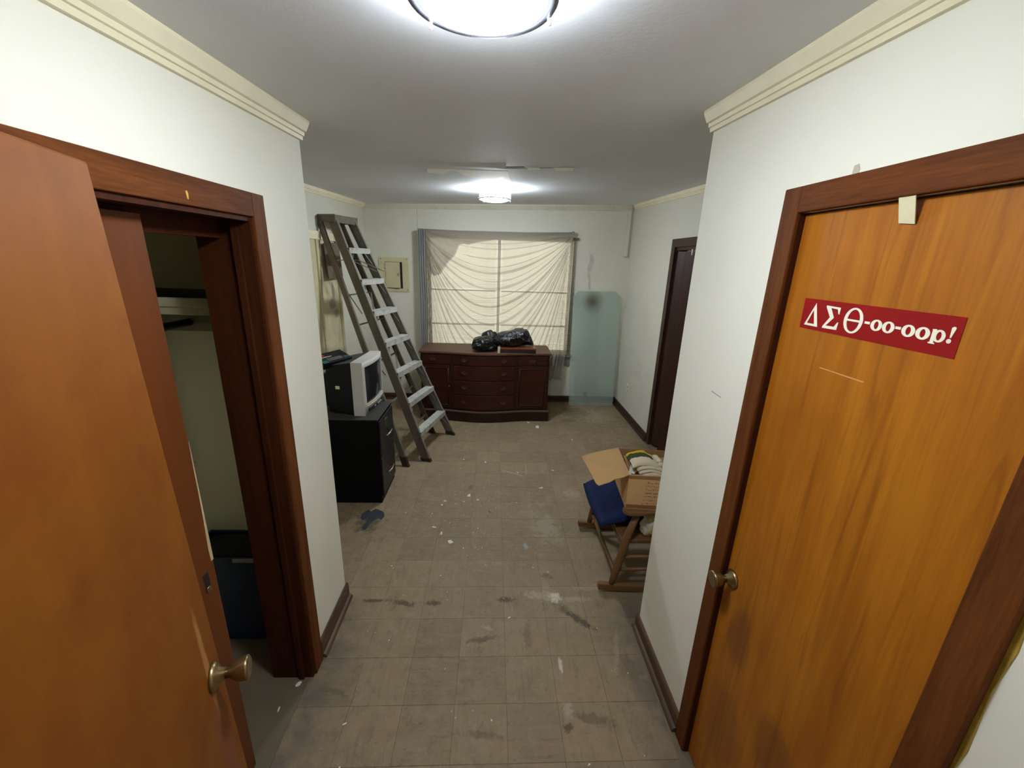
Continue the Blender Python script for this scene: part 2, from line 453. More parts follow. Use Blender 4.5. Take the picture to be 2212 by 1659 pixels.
# ------------------------------------------------------------------ ceiling (slightly out of level) with a broken seam
def ceiling():
    X0, X1, Y0, Y1 = -1.75, 1.95, -1.6, 5.62
    hole = [(-.614, 2.864), (-.30, 2.905), (.049, 2.926), (.175, 2.915), (.2, 2.99), (.277, 2.95), (.35, 2.922), (.378, 2.962), (.286, 2.982), (.2, 3.0), (.057, 3.012), (-.039, 2.955), (-.30, 2.922)]
    outer = [(X0, Y0), (X1, Y0), (X1, Y1), (X0, Y1)]
    pts = [Vector(p) for p in outer + hole]
    n0 = 4; nh = len(hole)
    edges = [(i, (i + 1) % 4) for i in range(4)] + [(n0 + i, n0 + (i + 1) % nh) for i in range(nh)]
    v2, ed, fc_, ov, oe, of = delaunay_2d_cdt(pts, edges, [], 0, 1e-5)
    def inside(p):
        c = False; j = nh - 1
        for i in range(nh):
            a, b = hole[i], hole[j]
            if (a[1] > p[1]) != (b[1] > p[1]) and p[0] < (b[0] - a[0]) * (p[1] - a[1]) / (b[1] - a[1]) + a[0]: c = not c
            j = i
        return c
    mb = MB()
    keep = [f for f in fc_ if not inside((sum(v2[i].x for i in f) / len(f), sum(v2[i].y for i in f) / len(f)))]
    mb.add([(p.x, p.y, ceil_z(p.x, p.y)) for p in v2], keep)
    hl = [Vector((x, y, ceil_z(x, y))) for x, y in hole]
    for i in range(nh):
        a, b = hl[i], hl[(i + 1) % nh]; u = Vector((0, 0, .012))
        mb.add([a, b, b + u, a + u], [(0, 1, 2, 3)])
    hx = [(X0, Y0), (X1, Y0), (X1, Y1), (X0, Y1)]
    mb.hexa([(x, y, ceil_z(x, y) + .012) for x, y in hx] + [(x, y, ceil_z(x, y) + .12) for x, y in hx])
    return mb
ceil_o = struct('ceiling', ceiling(), M['ceiling'], 'grey painted ceiling with a cracked peeling seam', 'ceiling', loc=(0, 0, 2.37))
M['void'] = plain('dark_lath_gap', S(56, 52, 52), 0.9, 0, 0.2, 20.0)
def ceil_plate(name, poly, th, mat, drop=0.0, label=None):
    pts = [(x, y, ceil_z(x, y) - drop) for x, y in poly]
    o = obj(name, MB().prism(pts, (0, 0, -th)), mat, ceil_o)
    if label: o['label'] = label
    return o
ceil_plate('crack_gap', [(-.60, 2.868), (.36, 2.915), (.37, 2.97), (.05, 3.008), (-.04, 2.953), (-.3, 2.92)], .002, M['void'], -.011, 'dark gap in the ceiling seam')
ceil_plate('peeled_patch', [(-.453, 3.008), (-.328, 3.023), (-.04, 3.081), (.078, 3.074), (.089, 3.281), (.127, 3.6), (.1, 3.62), (.06, 3.473), (.055, 3.321), (.019, 3.348), (-.012, 3.489), (-.076, 3.482), (-.1, 3.331), (-.132, 3.272), (-.176, 3.396), (-.218, 3.329), (-.257, 3.159), (-.306, 3.07), (-.38, 3.255), (-.436, 3.205), (-.481, 3.19)], .0015, M['plaster'], 0.0, 'bare white patch where the ceiling paint peeled')
ceil_plate('paint_curl', [(.2, 2.92), (.277, 2.924), (.284, 2.985), (.21, 3.005)], .003, M['plaster'], .004, 'white curl of loose paint')
ceil_plate('paint_curl', [(.368, 2.926), (.497, 2.929), (.511, 3.026), (.401, 3.041)], .003, M['plaster'], .002, 'white curl of loose paint')
lip = MB()
lp = [(-.614, 2.862), (-.30, 2.895), (.06, 2.918)]
for (a, b) in zip(lp[:-1], lp[1:]):
    lip.hexa([(a[0], a[1] - .05, ceil_z(*a) - .0005), (b[0], b[1] - .05, ceil_z(*b) - .0005), (b[0], b[1], ceil_z(*b) - .012), (a[0], a[1], ceil_z(*a) - .004),
              (a[0], a[1] - .05, ceil_z(*a) + .002), (b[0], b[1] - .05, ceil_z(*b) + .002), (b[0], b[1], ceil_z(*b) - .009), (a[0], a[1], ceil_z(*a) - .001)])
obj('sagging_seam', lip, M['ceiling'], ceil_o)

# ------------------------------------------------------------------ walls
ZT = 2.75
def wall_open(mb, axis, c0, c1, a0, a1, z1, openings):
    """wall slab: axis 'x' means it runs along y (thickness c0..c1 in x); openings (lo, hi, zlo, zhi)"""
    def bx(p, q, zl, zh):
        if q - p < 1e-4 or zh - zl < 1e-4: return
        if axis == 'x': mb.box((c0, p, zl), (c1, q, zh))
        else: mb.box((p, c0, zl), (q, c1, zh))
    cur = a0
    for (lo, hi, zl, zh) in sorted(openings):
        bx(cur, lo, 0, z1); bx(lo, hi, 0, zl); bx(lo, hi, zh, z1); cur = hi
    bx(cur, a1, 0, z1)
    return mb
WX = 0.815
wl = wall_open(MB(), 'x', -.912, -.812, -.19, 1.945, ZT, [(.62, 1.495, 0, 2.0)])
struct('wall_left', wl, M['wall'], 'white hall wall around the closet opening', 'wall', loc=(-.86, 1, 0))
wr = wall_open(MB(), 'x', WX, WX + .1, -.19, 1.73, ZT, [(.525, 1.146, 0, 2.035)])
struct('wall_right', wr, M['wall'], 'white hall wall around the golden door', 'wall', loc=(.86, 1, 0))
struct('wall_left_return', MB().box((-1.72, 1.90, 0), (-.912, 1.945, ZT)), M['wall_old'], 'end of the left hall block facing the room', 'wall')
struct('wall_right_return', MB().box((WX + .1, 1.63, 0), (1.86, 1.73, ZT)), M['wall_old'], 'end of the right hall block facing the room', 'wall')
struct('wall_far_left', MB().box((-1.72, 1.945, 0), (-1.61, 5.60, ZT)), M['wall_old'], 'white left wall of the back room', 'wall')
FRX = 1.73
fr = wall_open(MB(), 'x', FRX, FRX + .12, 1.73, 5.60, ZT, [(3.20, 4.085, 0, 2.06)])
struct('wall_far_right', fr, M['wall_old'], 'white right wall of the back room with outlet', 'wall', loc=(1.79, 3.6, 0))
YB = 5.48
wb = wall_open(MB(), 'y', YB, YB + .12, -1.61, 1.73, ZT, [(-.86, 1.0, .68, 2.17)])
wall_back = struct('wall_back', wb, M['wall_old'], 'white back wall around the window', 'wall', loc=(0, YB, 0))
struct('wall_closet_back', MB().box((-1.60, .2, 0), (-1.50, 1.90, ZT)), M['closet_wall'], 'olive back wall inside the closet', 'wall')
struct('wall_closet_far', MB().box((-1.50, 1.885, 0), (-.912, 1.90, ZT)), M['closet_wall'], 'olive end wall inside the closet', 'wall')
struct('wall_closet_near', MB().box((-1.50, .2, 0), (-.912, .3, ZT)), M['closet_wall'], 'near end wall inside the closet', 'wall')
wf = wall_open(MB(), 'y', -.19, -.09, -1.1, 1.1, ZT, [(-.43, .44, 0, 2.05)])
struct('wall_front', wf, M['wall'], 'white wall of the entrance doorway behind the viewer', 'wall', loc=(0, -.14, 0))
struct('wall_rear', MB().box((-1.1, -1.6, 0), (1.1, -1.5, ZT)), M['wall'], 'white lobby wall behind the entrance', 'wall')
struct('wall_lobby_left', MB().box((-1.1, -1.5, 0), (-1.0, -.19, ZT)), M['wall'], 'left lobby wall behind the entrance', 'wall')
struct('wall_lobby_right', MB().box((1.0, -1.5, 0), (1.1, -.19, ZT)), M['wall'], 'right lobby wall behind the entrance', 'wall')
# chips and scuffs on the right wall
obj('scuff', MB().prism([(WX, 1.36, 1.445), (WX, 1.43, 1.447), (WX, 1.428, 1.450), (WX, 1.362, 1.448)], (-.0004, 0, 0)), plain('grey_scuff', S(160, 158, 152), .8), bpy.data.objects['wall_right'])
obj('plaster_chip', MB().prism([(WX, .995, 2.10), (WX, 1.012, 2.102), (WX, 1.010, 2.122), (WX, .998, 2.124), (WX, .992, 2.112)], (-.001, 0, 0)), plain('tan_plaster', S(196, 186, 166), .9), bpy.data.objects['wall_right'])
# torn strip, ledge line and stained seam on the back wall
strip = MB().prism([(1.215, YB, 2.0), (1.25, YB, 2.0), (1.275, YB, 1.93), (1.262, YB, 1.84), (1.232, YB, 1.77), (1.25, YB, 1.68), (1.262, YB, 1.55), (1.232, YB, 1.55), (1.225, YB, 1.66), (1.205, YB, 1.74), (1.2, YB, 1.85), (1.222, YB, 1.93)], (0, -.003, 0))
obj('peeled_paint_strip', strip, plain('pinkish_bare_wall', S(200, 188, 180), .9), wall_back)
obj('wall_seam', MB().box((-.965, YB - .0015, 2.2), (-.961, YB, 2.5)), plain('seam_grey', S(165, 162, 152), .9), wall_back)

# ------------------------------------------------------------------ crown mouldings
def crown(p0, p1, inward, w=.045, h=.07, name='trim', tilt=True):
    """cornice between two wall points; inward = unit vector into the room"""
    p0 = Vector(p0); p1 = Vector(p1); n = Vector(inward)
    prof = [(0, -h), (.012, -h), (.014, -h * .80), (.020, -h * .78), (.022, -h * .60), (.030, -h * .55), (w * .98, -h * .16), (w, -h * .14), (w, .0), (0, .0)]
    mb = MB(); L = []
    for p in (p0, p1):
        L.append([Vector((p.x, p.y, 0)) + n * a + Vector((0, 0, ceil_z(p.x + n.x * a, p.y + n.y * a) + b)) for a, b in prof])
    k = len(prof)
    mb.add(L[0] + L[1], [(i, (i + 1) % k, k + (i + 1) % k, k + i) for i in range(k)] + [tuple(range(k)), tuple(range(2 * k - 1, k - 1, -1))])
    return mb
def cr_struct(n, mb, label): struct('trim_%d' % n, mb, M['trim'], label, 'moulding')
cr_struct(1, crown((-.812, -.09), (-.812, 1.95), (1, 0, 0)), 'cream crown moulding above the closet opening')
cr_struct(2, crown((WX, -.09), (WX, 1.735), (-1, 0, 0)), 'cream crown moulding above the golden door')
cr_struct(3, crown((-1.61, 1.945), (-1.61, YB), (1, 0, 0), .035, .05), 'cream crown moulding on the far left wall')
cr_struct(4, crown((FRX, 1.73), (FRX, YB - .05), (-1, 0, 0), .035, .055), 'cream crown moulding on the far right wall')
M['trim_old'] = wallmat('grey_cream_old_trim', S(206, 200, 176), S(160, 150, 124), .6, 6.0)
def cr_back(n, mb, label): struct('trim_%d' % n, mb, M['trim_old'], label, 'moulding')
def flat_strip(x0, x1, zoff, th, hh, tilt=0.0):
    mb = MB()
    z0 = ceil_z(x0, YB) - zoff; z1 = ceil_z(x1, YB) - zoff - tilt
    mb.hexa([(x0, YB - th, z0 - hh), (x1, YB - th, z1 - hh), (x1, YB, z1 - hh), (x0, YB, z0 - hh), (x0, YB - th, z0), (x1, YB - th, z1), (x1, YB, z1), (x0, YB, z0)])
    return mb
cr_back(5, flat_strip(-1.61, -.30, .004, .016, .05, .012), 'crooked cream strip along the back wall, left piece')
cr_back(6, flat_strip(-.30, 1.12, .016, .012, .045, .006), 'sagging white strip along the back wall above the window')
cr_back(7, flat_strip(1.14, 1.70, -.004, .02, .07, 0), 'cream strip in the back right ceiling corner')
struct('trim_8', MB().box((1.648, YB - .03, 1.98), (1.69, YB, 2.53)), M['wall_old'], 'short upright cream board in the back right corner', 'moulding')
struct('trim_9', MB().box((1.20, YB - .012, 2.018), (1.65, YB, 2.034)), M['wall_old'], 'thin level ledge line beside the upright board', 'moulding')

# ------------------------------------------------------------------ baseboards
def baseb(name, p0, p1, inward, h, mat, label, shoe=True):
    p0 = Vector((*p0, 0)); p1 = Vector((*p1, 0)); n = Vector(inward)
    prof = [(0, 0), (.03, 0), (.03, .008), (.024, .018), (.014, .022), (.013, h - .012), (.008, h), (0, h)] if shoe else [(0, 0), (.013, 0), (.013, h - .01), (.008, h), (0, h)]
    k = len(prof); mb = MB()
    L = [[p + n * a + Vector((0, 0, b)) for a, b in prof] for p in (p0, p1)]
    mb.add(L[0] + L[1], [(i, (i + 1) % k, k + (i + 1) % k, k + i) for i in range(k)] + [tuple(range(k)), tuple(range(2 * k - 1, k - 1, -1))])
    return struct(name, mb, mat, label, 'baseboard')
baseb('baseboard_left', (-.812, 1.58), (-.812, 1.96), (1, 0, 0), .10, M['base'], 'brown baseboard under the short left hall wall')
baseb('baseboard_right', (WX, 1.217), (WX, 1.745), (-1, 0, 0), .085, M['base'], 'dusty brown baseboard beside the golden door')
baseb('baseboard_back', (-1.61, YB), (FRX, YB), (0, -1, 0), .085, M['base_dark'], 'dark baseboard along the back wall')
baseb('baseboard_far_right', (FRX, 4.17), (FRX, YB), (-1, 0, 0), .085, M['base_dark'], 'dark baseboard along the far right wall')
baseb('baseboard_far_left', (-1.61, 1.96), (-1.61, YB), (1, 0, 0), .085, M['base_dark'], 'dark baseboard along the far left wall')

# ------------------------------------------------------------------ door casings
def casing(n, wallx, side, y0, y1, ztop, w, th, label, mat_v, mat_h, z0=0.0):
    """three boards on a wall plane; side +1 = boards stand toward +x"""
    root = thing('trim_%d' % n, label, 'door frame', (wallx, (y0 + y1) / 2, 0), kind='structure')
    a, b = wallx, wallx + side * th
    obj('side_board', MB().box((a, y1, z0), (b, y1 + w, ztop + w)), mat_v, root, bevel=.003)
    obj('side_board', MB().box((a, y0 - w, z0), (b, y0, ztop + w)), mat_v, root, bevel=.003)
    obj('head_board', MB().box((a, y0, ztop), (b, y1, ztop + w)), mat_h, root, bevel=.003)
    return root
c1 = casing(10, -.812, 1, .62, 1.495, 2.0, .075, .016, 'dark brown casing around the closet opening on the left', M['casing'], M['casing_h'])
obj('paint_chip', MB().prism([(-.796, 1.187, 2.034), (-.796, 1.193, 2.036), (-.796, 1.196, 2.028), (-.796, 1.194, 2.014), (-.796, 1.189, 2.016)], (.0006, 0, 0)), plain('yellow_paint', S(206, 170, 60), .7), c1)
# lining of the closet opening: jambs, head and a stop strip
obj('jamb', MB().box((-.985, 1.480, 0), (-.806, 1.4985, 2.0)), M['jamb'], c1)
obj('jamb', MB().box((-.985, .62, 0), (-.812, .635, 2.0)), M['jamb'], c1)
obj('head_lining', MB().box((-.93, .635, 1.985), (-.806, 1.480, 2.0035)), M['jamb'], c1)
obj('head_stop', MB().box((-.93, .635, 1.93), (-.905, 1.480, 1.985)), M['jamb'], c1)
obj('stop_strip', MB().box((-.865, 1.468, 0), (-.845, 1.480, 1.985)), M['jamb'], c1)
c2 = casing(11, WX, -1, .531, 1.146, 2.035, .066, .017, 'brown oak casing around the golden door on the right', M['casing'], M['casing_h'])
obj('jamb', MB().box((WX - .008, 1.1445, 0), (WX + .1, 1.1495, 2.035)), M['jamb'], c2)
ye = MB()
pts = [(1.70, .462), (1.52, .458), (1.42, .460), (1.34, .455), (1.25, .461), (1.12, .456), (1.06, .462), (.95, .457), (.6, .461)]
for (za, ya), (zb, yb) in zip(pts[:-1], pts[1:]):
    ye.hexa([(WX - .002, ya, za), (WX - .002, .466, za), (WX, .466, za), (WX, ya, za), (WX - .002, yb, zb), (WX - .002, .466, zb), (WX, .466, zb), (WX, yb, zb)])
o = obj('unpainted_strip', ye, plain('yellowed_old_paint', S(176, 150, 60), .7, 0, .25, 30), c2); o['label'] = 'ragged yellow strip of old paint beside the casing'
c3 = casing(12, FRX, -1, 3.20, 4.085, 2.06, .075, .014, 'dark brown casing of the folding door on the far right wall', M['base_dark'], M['base_dark'])

# ------------------------------------------------------------------ door knob builder
def knob(parent, o, axis, scale=1.0):
    k = obj('knob', MB().lathe([(.0, .024), (.011, .024), (.012, .034), (.018, .040), (.024, .052), (.0265, .066), (.0265, .070), (.022, .073), (.010, .071), (.0, .071)][0:], o, axis, 28), M['brass'], parent)
    obj('rosette', MB().lathe([(.0, 0), (.031, 0), (.032, .004), (.026, .010), (.017, .014), (.013, .025), (0, .025)], o, axis, 28), M['brass'], k)
    return k

# ------------------------------------------------------------------ door 1: entrance door, swung open on the left
ang = math.radians(19.4)
dd = Vector((math.sin(ang), -math.cos(ang), 0))            # from free edge toward the hinge
up1 = Vector((-.030, 0.0, 1)).normalized()
fe = Vector((-.612, .782, .012))                            # foot of the free edge
nrm = Vector((math.cos(ang), math.sin(ang), 0))             # the side that shows
w1, h1, th1 = .80, 2.012, .035
def d1(u, v, t): return fe + dd * u + up1 * v - nrm * t
root = thing('door_1', 'orange stained flush entrance door standing open on the left', 'door', tuple(fe), kind='structure')
obj('door_leaf', MB().hexa([d1(0, 0, 0), d1(w1, 0, 0), d1(w1, 0, th1), d1(0, 0, th1), d1(0, h1, 0), d1(w1, h1, 0), d1(w1, h1, th1), d1(0, h1, th1)]), M['door_entry'], root, bevel=.004)
knob(root, d1(.054, .950, 0), nrm)

# ------------------------------------------------------------------ door 2: golden plywood door on the right
DX = .822
root = thing('door_2', 'closed golden plywood door with a red sticker on the right', 'door', (DX, .84, 0), kind='structure')
obj('door_leaf', MB().box((DX, .533, .008), (DX + .04, 1.143, 2.031)), M['door_ply'], root, bevel=.002)
knob(root, (DX, 1.109, .887), (-1, 0, 0))
M['cream_paper'] = plain('cream_card', S(226, 220, 180), .6, 0, .03, 8)
tp = MB()
tp.prism([(DX - .018, .862, 2.035), (DX - .018, .827, 2.035), (DX - .002, .829, 1.984), (DX - .002, .864, 1.988)], (-.002, 0, 0))
o = obj('card_tab', tp, M['cream_paper'], root); o['label'] = 'cream card tab wedged at the door top'
obj('scratch', MB().prism([(DX, .973, 1.656), (DX, .844, 1.6555), (DX, .843, 1.6585), (DX, .972, 1.6585)], (-.0006, 0, 0)), plain('pale_scratch', S(206, 148, 84), .7), root)
# sticker: u along the door (0 at left end), v upward
def sk(u, v, t=0.0): return (DX - .0004 - t, 1.080 - u, 1.784 + v)
stk = obj('sticker', MB().prism([sk(.006, .0368), sk(.395, .0372), sk(.3955, -.0368), (sk(.008, -.040))], (-.0006, 0, 0)), plain('dark_red_vinyl', S(142, 12, 12), .6, 0, .06, 10, .2), root)
stk['label'] = 'dark red sticker with cream Greek letters'
LT = MB(); dv = (-.0006, 0, 0); T0 = .0007
def pg(pts, t=0.0): LT.prism([sk(u, v, T0 + t) for u, v in pts], dv)
def el(cx, cy, rx, ry, ix, iy, n=36, slant=0.0, icx=0.0):
    o_ = []; i_ = []
    for k in range(n):
        a = 2 * PI * k / n
        o_.append(sk(cx + rx * math.cos(a) + slant * ry * math.sin(a), cy + ry * math.sin(a), T0))
        i_.append(sk(cx + icx + ix * math.cos(a) + slant * iy * math.sin(a), cy + iy * math.sin(a), T0))
    LT.ring(o_, i_, dv)
A, B, C_ = (.0225, -.0305), (.049, .0275), (.0685, -.0305)
a, b, c = (.0312, -.0250), (.0455, .0100), (.0560, -.0250)
LT.ring([sk(*p, T0) for p in (A, B, C_)], [sk(*p, T0) for p in (a, b, c)], dv)
pg([(.0837, .0252), (.1268, .0242), (.1268, .0085), (.1240, .0085), (.1190, .0195), (.0985, .0205), (.1135, -.0015), (.0945, -.0225), (.1195, -.0222), (.1268, -.0105), (.1300, -.0105), (.1288, -.0285), (.0845, -.0298), (.0845, -.0258), (.1010, -.0018), (.0837, .0215)])
el(.1690, -.0003, .0257, .0290, .0168, .0248)
pg([(.1500, -.0022), (.1882, -.0022), (.1882, .0022), (.1500, .0022)], .0002)
pg([(.1995, -.0022), (.2125, -.0022), (.2125, .0030), (.1995, .0030)])
for cx in (.2290, .2572, .3005, .3292):
    el(cx, -.0018, .0139, .0120, .0052, .0082)
pg([(.2725, -.0022), (.2845, -.0022), (.2845, .0030), (.2725, .0030)])
pg([(.3462, .0070), (.3452, .0092), (.3530, .0100), (.3532, -.0150), (.3558, -.0152), (.3558, -.0176), (.3438, -.0176), (.3438, -.0152), (.3464, -.0150)], .0002)
el(.3595, -.0018, .0115, .0116, .0045, .0080)
pg([(.3770, .0165), (.3795, .0185), (.3830, .0185), (.3846, .0160), (.3805, -.0015), (.3780, -.0015)])
n_ = 18
LT.prism([sk(.3782 + .0042 * math.cos(2 * PI * k / n_), -.0078 + .0042 * math.sin(2 * PI * k / n_), T0) for k in range(n_)], dv)
obj('lettering', LT, plain('cream_vinyl', S(240, 236, 214), .45, 0, .02, 10), stk)

# ------------------------------------------------------------------ closet door (sliding leaf), shelf, rod, bin
root = thing('door_3', 'brown closet door leaf half drawn inside the casing', 'door', (-.892, .8, 0), kind='structure')
obj('door_leaf', MB().box((-.902, .64, .02), (-.872, 1.125, 1.972)), M['closet_slab'], root, bevel=.002)
pull = obj('recessed_pull', MB().lathe([(.0, .0015), (.008, .0008), (.0095, .0025), (.011, .0025), (.011, -.001), (0, -.001)], (-.872, 1.085, .875), (1, 0, 0), 18), M['brass'], root)
obj('pull_slot', MB().box((-.873, 1.072, .872), (-.8712, 1.094, .935)), plain('dark_slot', S(30, 16, 10), .8), root)
pk = MB()
zz = [1.36, 1.28, 1.2, 1.12, 1.06, 1.0, .955]
ww = [.000, .003, .004, .006, .009, .012, .010]
for (za, wa), (zb, wb_) in zip(list(zip(zz, ww))[:-1], list(zip(zz, ww))[1:]):
    pk.hexa([(-.8722, 1.1255 - wa, za), (-.8710, 1.1255 - wa, za), (-.8710, 1.1262, za), (-.8722, 1.1262, za),
             (-.8722, 1.1255 - wb_, zb), (-.8710, 1.1255 - wb_, zb), (-.8710, 1.1262, zb), (-.8722, 1.1262, zb)])
o = obj('peeled_edge', pk, plain('bare_pale_wood', S(196, 170, 132), .8), root); o['label'] = 'pale strip where the veneer peeled off'

M['shelf'] = wallmat('chipped_cream_shelf', S(206, 198, 160), S(150, 138, 100), .6, 9.0)
root = thing('closet_shelf', 'chipped cream closet shelf with a dark green top above the hanging rod', 'shelf', (-1.2, 1.75, 1.65))
obj('shelf_board', MB().box((-1.498, 1.632, 1.69), (-.914, 1.883, 1.708)), plain('dark_green_shelf_paint', S(74, 84, 70), .5), root, bevel=.002)
obj('front_edge', MB().box((-1.498, 1.608, 1.682), (-.914, 1.632, 1.716)).box((-1.498, 1.614, 1.652), (-.914, 1.632, 1.684)), M['shelf'], root, bevel=.004)
obj('cleat', MB().box((-1.498, 1.868, 1.545), (-.914, 1.884, 1.690)), plain('olive_cleat_paint', S(150, 142, 112), .6), root, bevel=.002)
rod = MB().tube([(-1.335, 1.868, 1.585), (-1.335, .31, 1.585)], .016, 14)
o = obj('hanging_rod', rod, M['dark_metal'], loc=(-1.335, 1.868, 1.585)); tag(o, 'dark metal hanging rod under the closet shelf', 'rod')
o = obj('shelf_shade_slab', MB().box((-1.46, 1.70, 1.7085), (-.97, 1.87, 1.728)), plain('dark_green_shelf_shade', S(48, 54, 46), .6), bevel=.002)  # slab added for the shadow line at the shelf back, shade in its colour
tag(o, 'dark slab added on the closet shelf for the shadow line at its back', 'board')
dish = MB().lathe([(0, 0), (.016, 0), (.020, .006), (.034, .020), (.038, .032), (.036, .042), (.03, .046), (0, .047)], (-.972, 1.65, 1.7165), (0, 0, 1), 24)
o = obj('small_bowl', dish, plain('grey_enamel', S(150, 150, 134), .4)); tag(o, 'small grey upturned bowl at the right end of the closet shelf', 'bowl')

M['bin'] = plain('dark_blue_plastic', S(18, 38, 74), .42, 0, .2, 8)
root = thing('storage_bin', 'dark blue plastic storage bin on the closet floor', 'bin', (-1.21, 1.78, .001))
def taper(x0, x1, y0, y1, z0, z1, k):
    return [(x0 + k, y0 + k, z0), (x1 - k, y0 + k, z0), (x1 - k, y1 - k, z0), (x0 + k, y1 - k, z0), (x0, y0, z1), (x1, y0, z1), (x1, y1, z1), (x0, y1, z1)]
bm_ = MB()
o4 = taper(-1.43, -.99, 1.672, 1.878, .001, .485, .015)
i4 = taper(-1.424, -.996, 1.678, 1.872, .008, .485, .015)
bm_.add(o4 + i4, [(0, 3, 2, 1), (0, 1, 5, 4), (1, 2, 6, 5), (2, 3, 7, 6), (3, 0, 4, 7), (8, 9, 10, 11), (8, 12, 13, 9), (9, 13, 14, 10), (10, 14, 15, 11), (11, 15, 12, 8), (4, 5, 13, 12), (5, 6, 14, 13), (6, 7, 15, 14), (7, 4, 12, 15)])
obj('body', bm_, M['bin'], root)
rm = MB()
def rect(x0, x1, y0, y1, z): return [(x0, y0, z), (x1, y0, z), (x1, y1, z), (x0, y1, z)]
rm.ring(rect(-1.442, -.978, 1.660, 1.884, .485), rect(-1.424, -.996, 1.678, 1.872, .485), (0, 0, .022))
obj('rim', rm, M['bin'], root, bevel=.004)
obj('rim_tape', MB().box((-1.20, 1.657, .491), (-1.09, 1.662, .509)), plain('grey_tape', S(150, 146, 138), .7), root)
fo = obj('folded_black_cloth', MB().grid(18, 10, lambda u, v: Vector((-1.40 + .38 * u, 1.69 + .17 * v, .495 + .022 * math.sin(PI * u) * math.sin(PI * v) + .012 * mnoise.noise(Vector((u * 5, v * 5, 2)))))), plain('black_cloth', (.01, .01, .011), .9), solid=.006)
tag(fo, 'black cloth heaped in the top of the blue storage bin', 'cloth')

# unseen backing added behind the two shut doorways to stop sky light leaking
struct('light_block_golden_door', MB().box((.93, .40, 0), (.96, 1.30, 2.3)), M['wall_old'], 'unseen light-blocking backing added behind the closed golden door', 'wall')
struct('light_block_folding_door', MB().box((1.95, 3.0, 0), (1.98, 4.3, 2.3)).box((1.85, 4.2, 0), (1.95, 4.23, 2.3)).box((1.85, 3.05, 0), (1.95, 3.08, 2.3)), M['wall_old'], 'unseen light-blocking backing added behind the folding door', 'wall')

# ------------------------------------------------------------------ ceiling lamps
def emit_mat(name, col, strength):
    t = NT(name); e = t.node('ShaderNodeEmission'); e.inputs[0].default_value = c4(col); e.inputs[1].default_value = strength
    t.link(e.outputs[0], t.out.inputs[0]); return t.m
def ceiling_lamp(x, y, zr, label, strength, phase, k_=1.0):
    zc = ceil_z(x, y)
    root = thing('ceiling_lamp', label, 'lamp', (x, y, zc))
    g = emit_mat('lit_lamp_glass', (0.88, 0.95, 1.0), strength)
    g2 = emit_mat('lit_drum_glass', (0.86, 0.94, 1.0), strength * .8)
    obj('glass_drum', MB().lathe([(.122 * k_, zc - .004), (.123 * k_, zr + .004)], (x, y, 0), (0, 0, 1), 48), g2, root, fix=False)
    obj('glass_bowl', MB().lathe([(.122 * k_, zr - .001), (.114 * k_, zr - .008), (.094 * k_, zr - .015), (.064 * k_, zr - .020), (.032 * k_, zr - .0225), (.0, zr - .023)], (x, y, 0), (0, 0, 1), 48), g, root)
    metal = plain('brushed_nickel', S(120, 124, 138), .4, .3, .05, 20)
    post = plain('white_enamel_post', S(220, 222, 226), .4)
    rg = MB(); n = 48
    prof = [(.123 * k_, zr - .004), (.138 * k_, zr - .003), (.140 * k_, zr), (.138 * k_, zr + .004), (.123 * k_, zr + .004)]
    rg.lathe(prof + [prof[0]], (x, y, 0), (0, 0, 1), n)
    obj('metal_ring', rg, metal, root)
    obj('ceiling_pan', MB().lathe([(.128 * k_, zc - .008), (.131 * k_, zc - .006), (.131 * k_, zc), (0, zc)], (x, y, 0), (0, 0, 1), n), metal, root)
    for k in range(3):
        a = phase + 2 * PI * k / 3
        px, py = x + .138 * k_ * math.cos(a), y + .138 * k_ * math.sin(a)
        obj('clip_post', MB().lathe([(0, zr - .014), (.004, zr - .013), (.0045, zr - .004), (.0035, zr + .002), (.0035, zc - .004)], (px, py, 0), (0, 0, 1), 10), post, root)
    return root
ceiling_lamp(-.032, .920, 2.345, 'large round white ceiling lamp glowing above the hall, nearest the viewer', LAMP_HALL, 2.45)
ceiling_lamp(-.014, 4.0, 2.405, 'small round glowing ceiling lamp in the back room before the window', LAMP_ROOM, .2, 1.06)

# ------------------------------------------------------------------ window, blinds, curtain
M['win_frame'] = plain('dull_window_frame', S(226, 224, 212), .5, 0, .04, 6)
WX0, WX1, WZ0, WZ1 = -.86, 1.0, .68, 2.17
win = thing('window_1', 'wide back window behind blinds and a draped sheer curtain', 'window', (.07, YB + .06, WZ0), kind='structure')
fr_ = MB()
for (x0, x1, z0, z1) in ((WX0, WX0 + .04, WZ0, WZ1), (WX1 - .03, WX1, WZ0, WZ1), (WX0, WX1, WZ0, WZ0 + .04), (WX0, WX1, WZ1 - .04, WZ1)):
    fr_.box((x0, YB + .055, z0), (x1, YB + .10, z1))
obj('window_frame', fr_, M['win_frame'], win)
obj('mullion', MB().box((.040, YB + .05, WZ0), (.076, YB + .09, WZ1)), M['win_frame'], win)
for (x0, x1) in ((WX0 + .04, .02), (.095, WX1 - .03)):
    obj('meeting_rail', MB().box((x0, YB + .052, 1.487), (x1, YB + .085, 1.503)), M['win_frame'], win)
    obj('muntin', MB().box((x0, YB + .06, 1.04), (x1, YB + .09, 1.058)), M['win_frame'], win)
t = NT('window_glass'); tr = t.node('ShaderNodeBsdfTransparent'); tr.inputs[0].default_value = (.93, .95, .93, 1)
gl = t.node('ShaderNodeBsdfGlossy'); gl.inputs['Roughness'].default_value = .03
mx = t.node('ShaderNodeMixShader'); mx.inputs[0].default_value = .06
t.link(tr.outputs[0], mx.inputs[1]); t.link(gl.outputs[0], mx.inputs[2]); t.link(mx.outputs[0], t.out.inputs[0]); M['glass'] = t.m
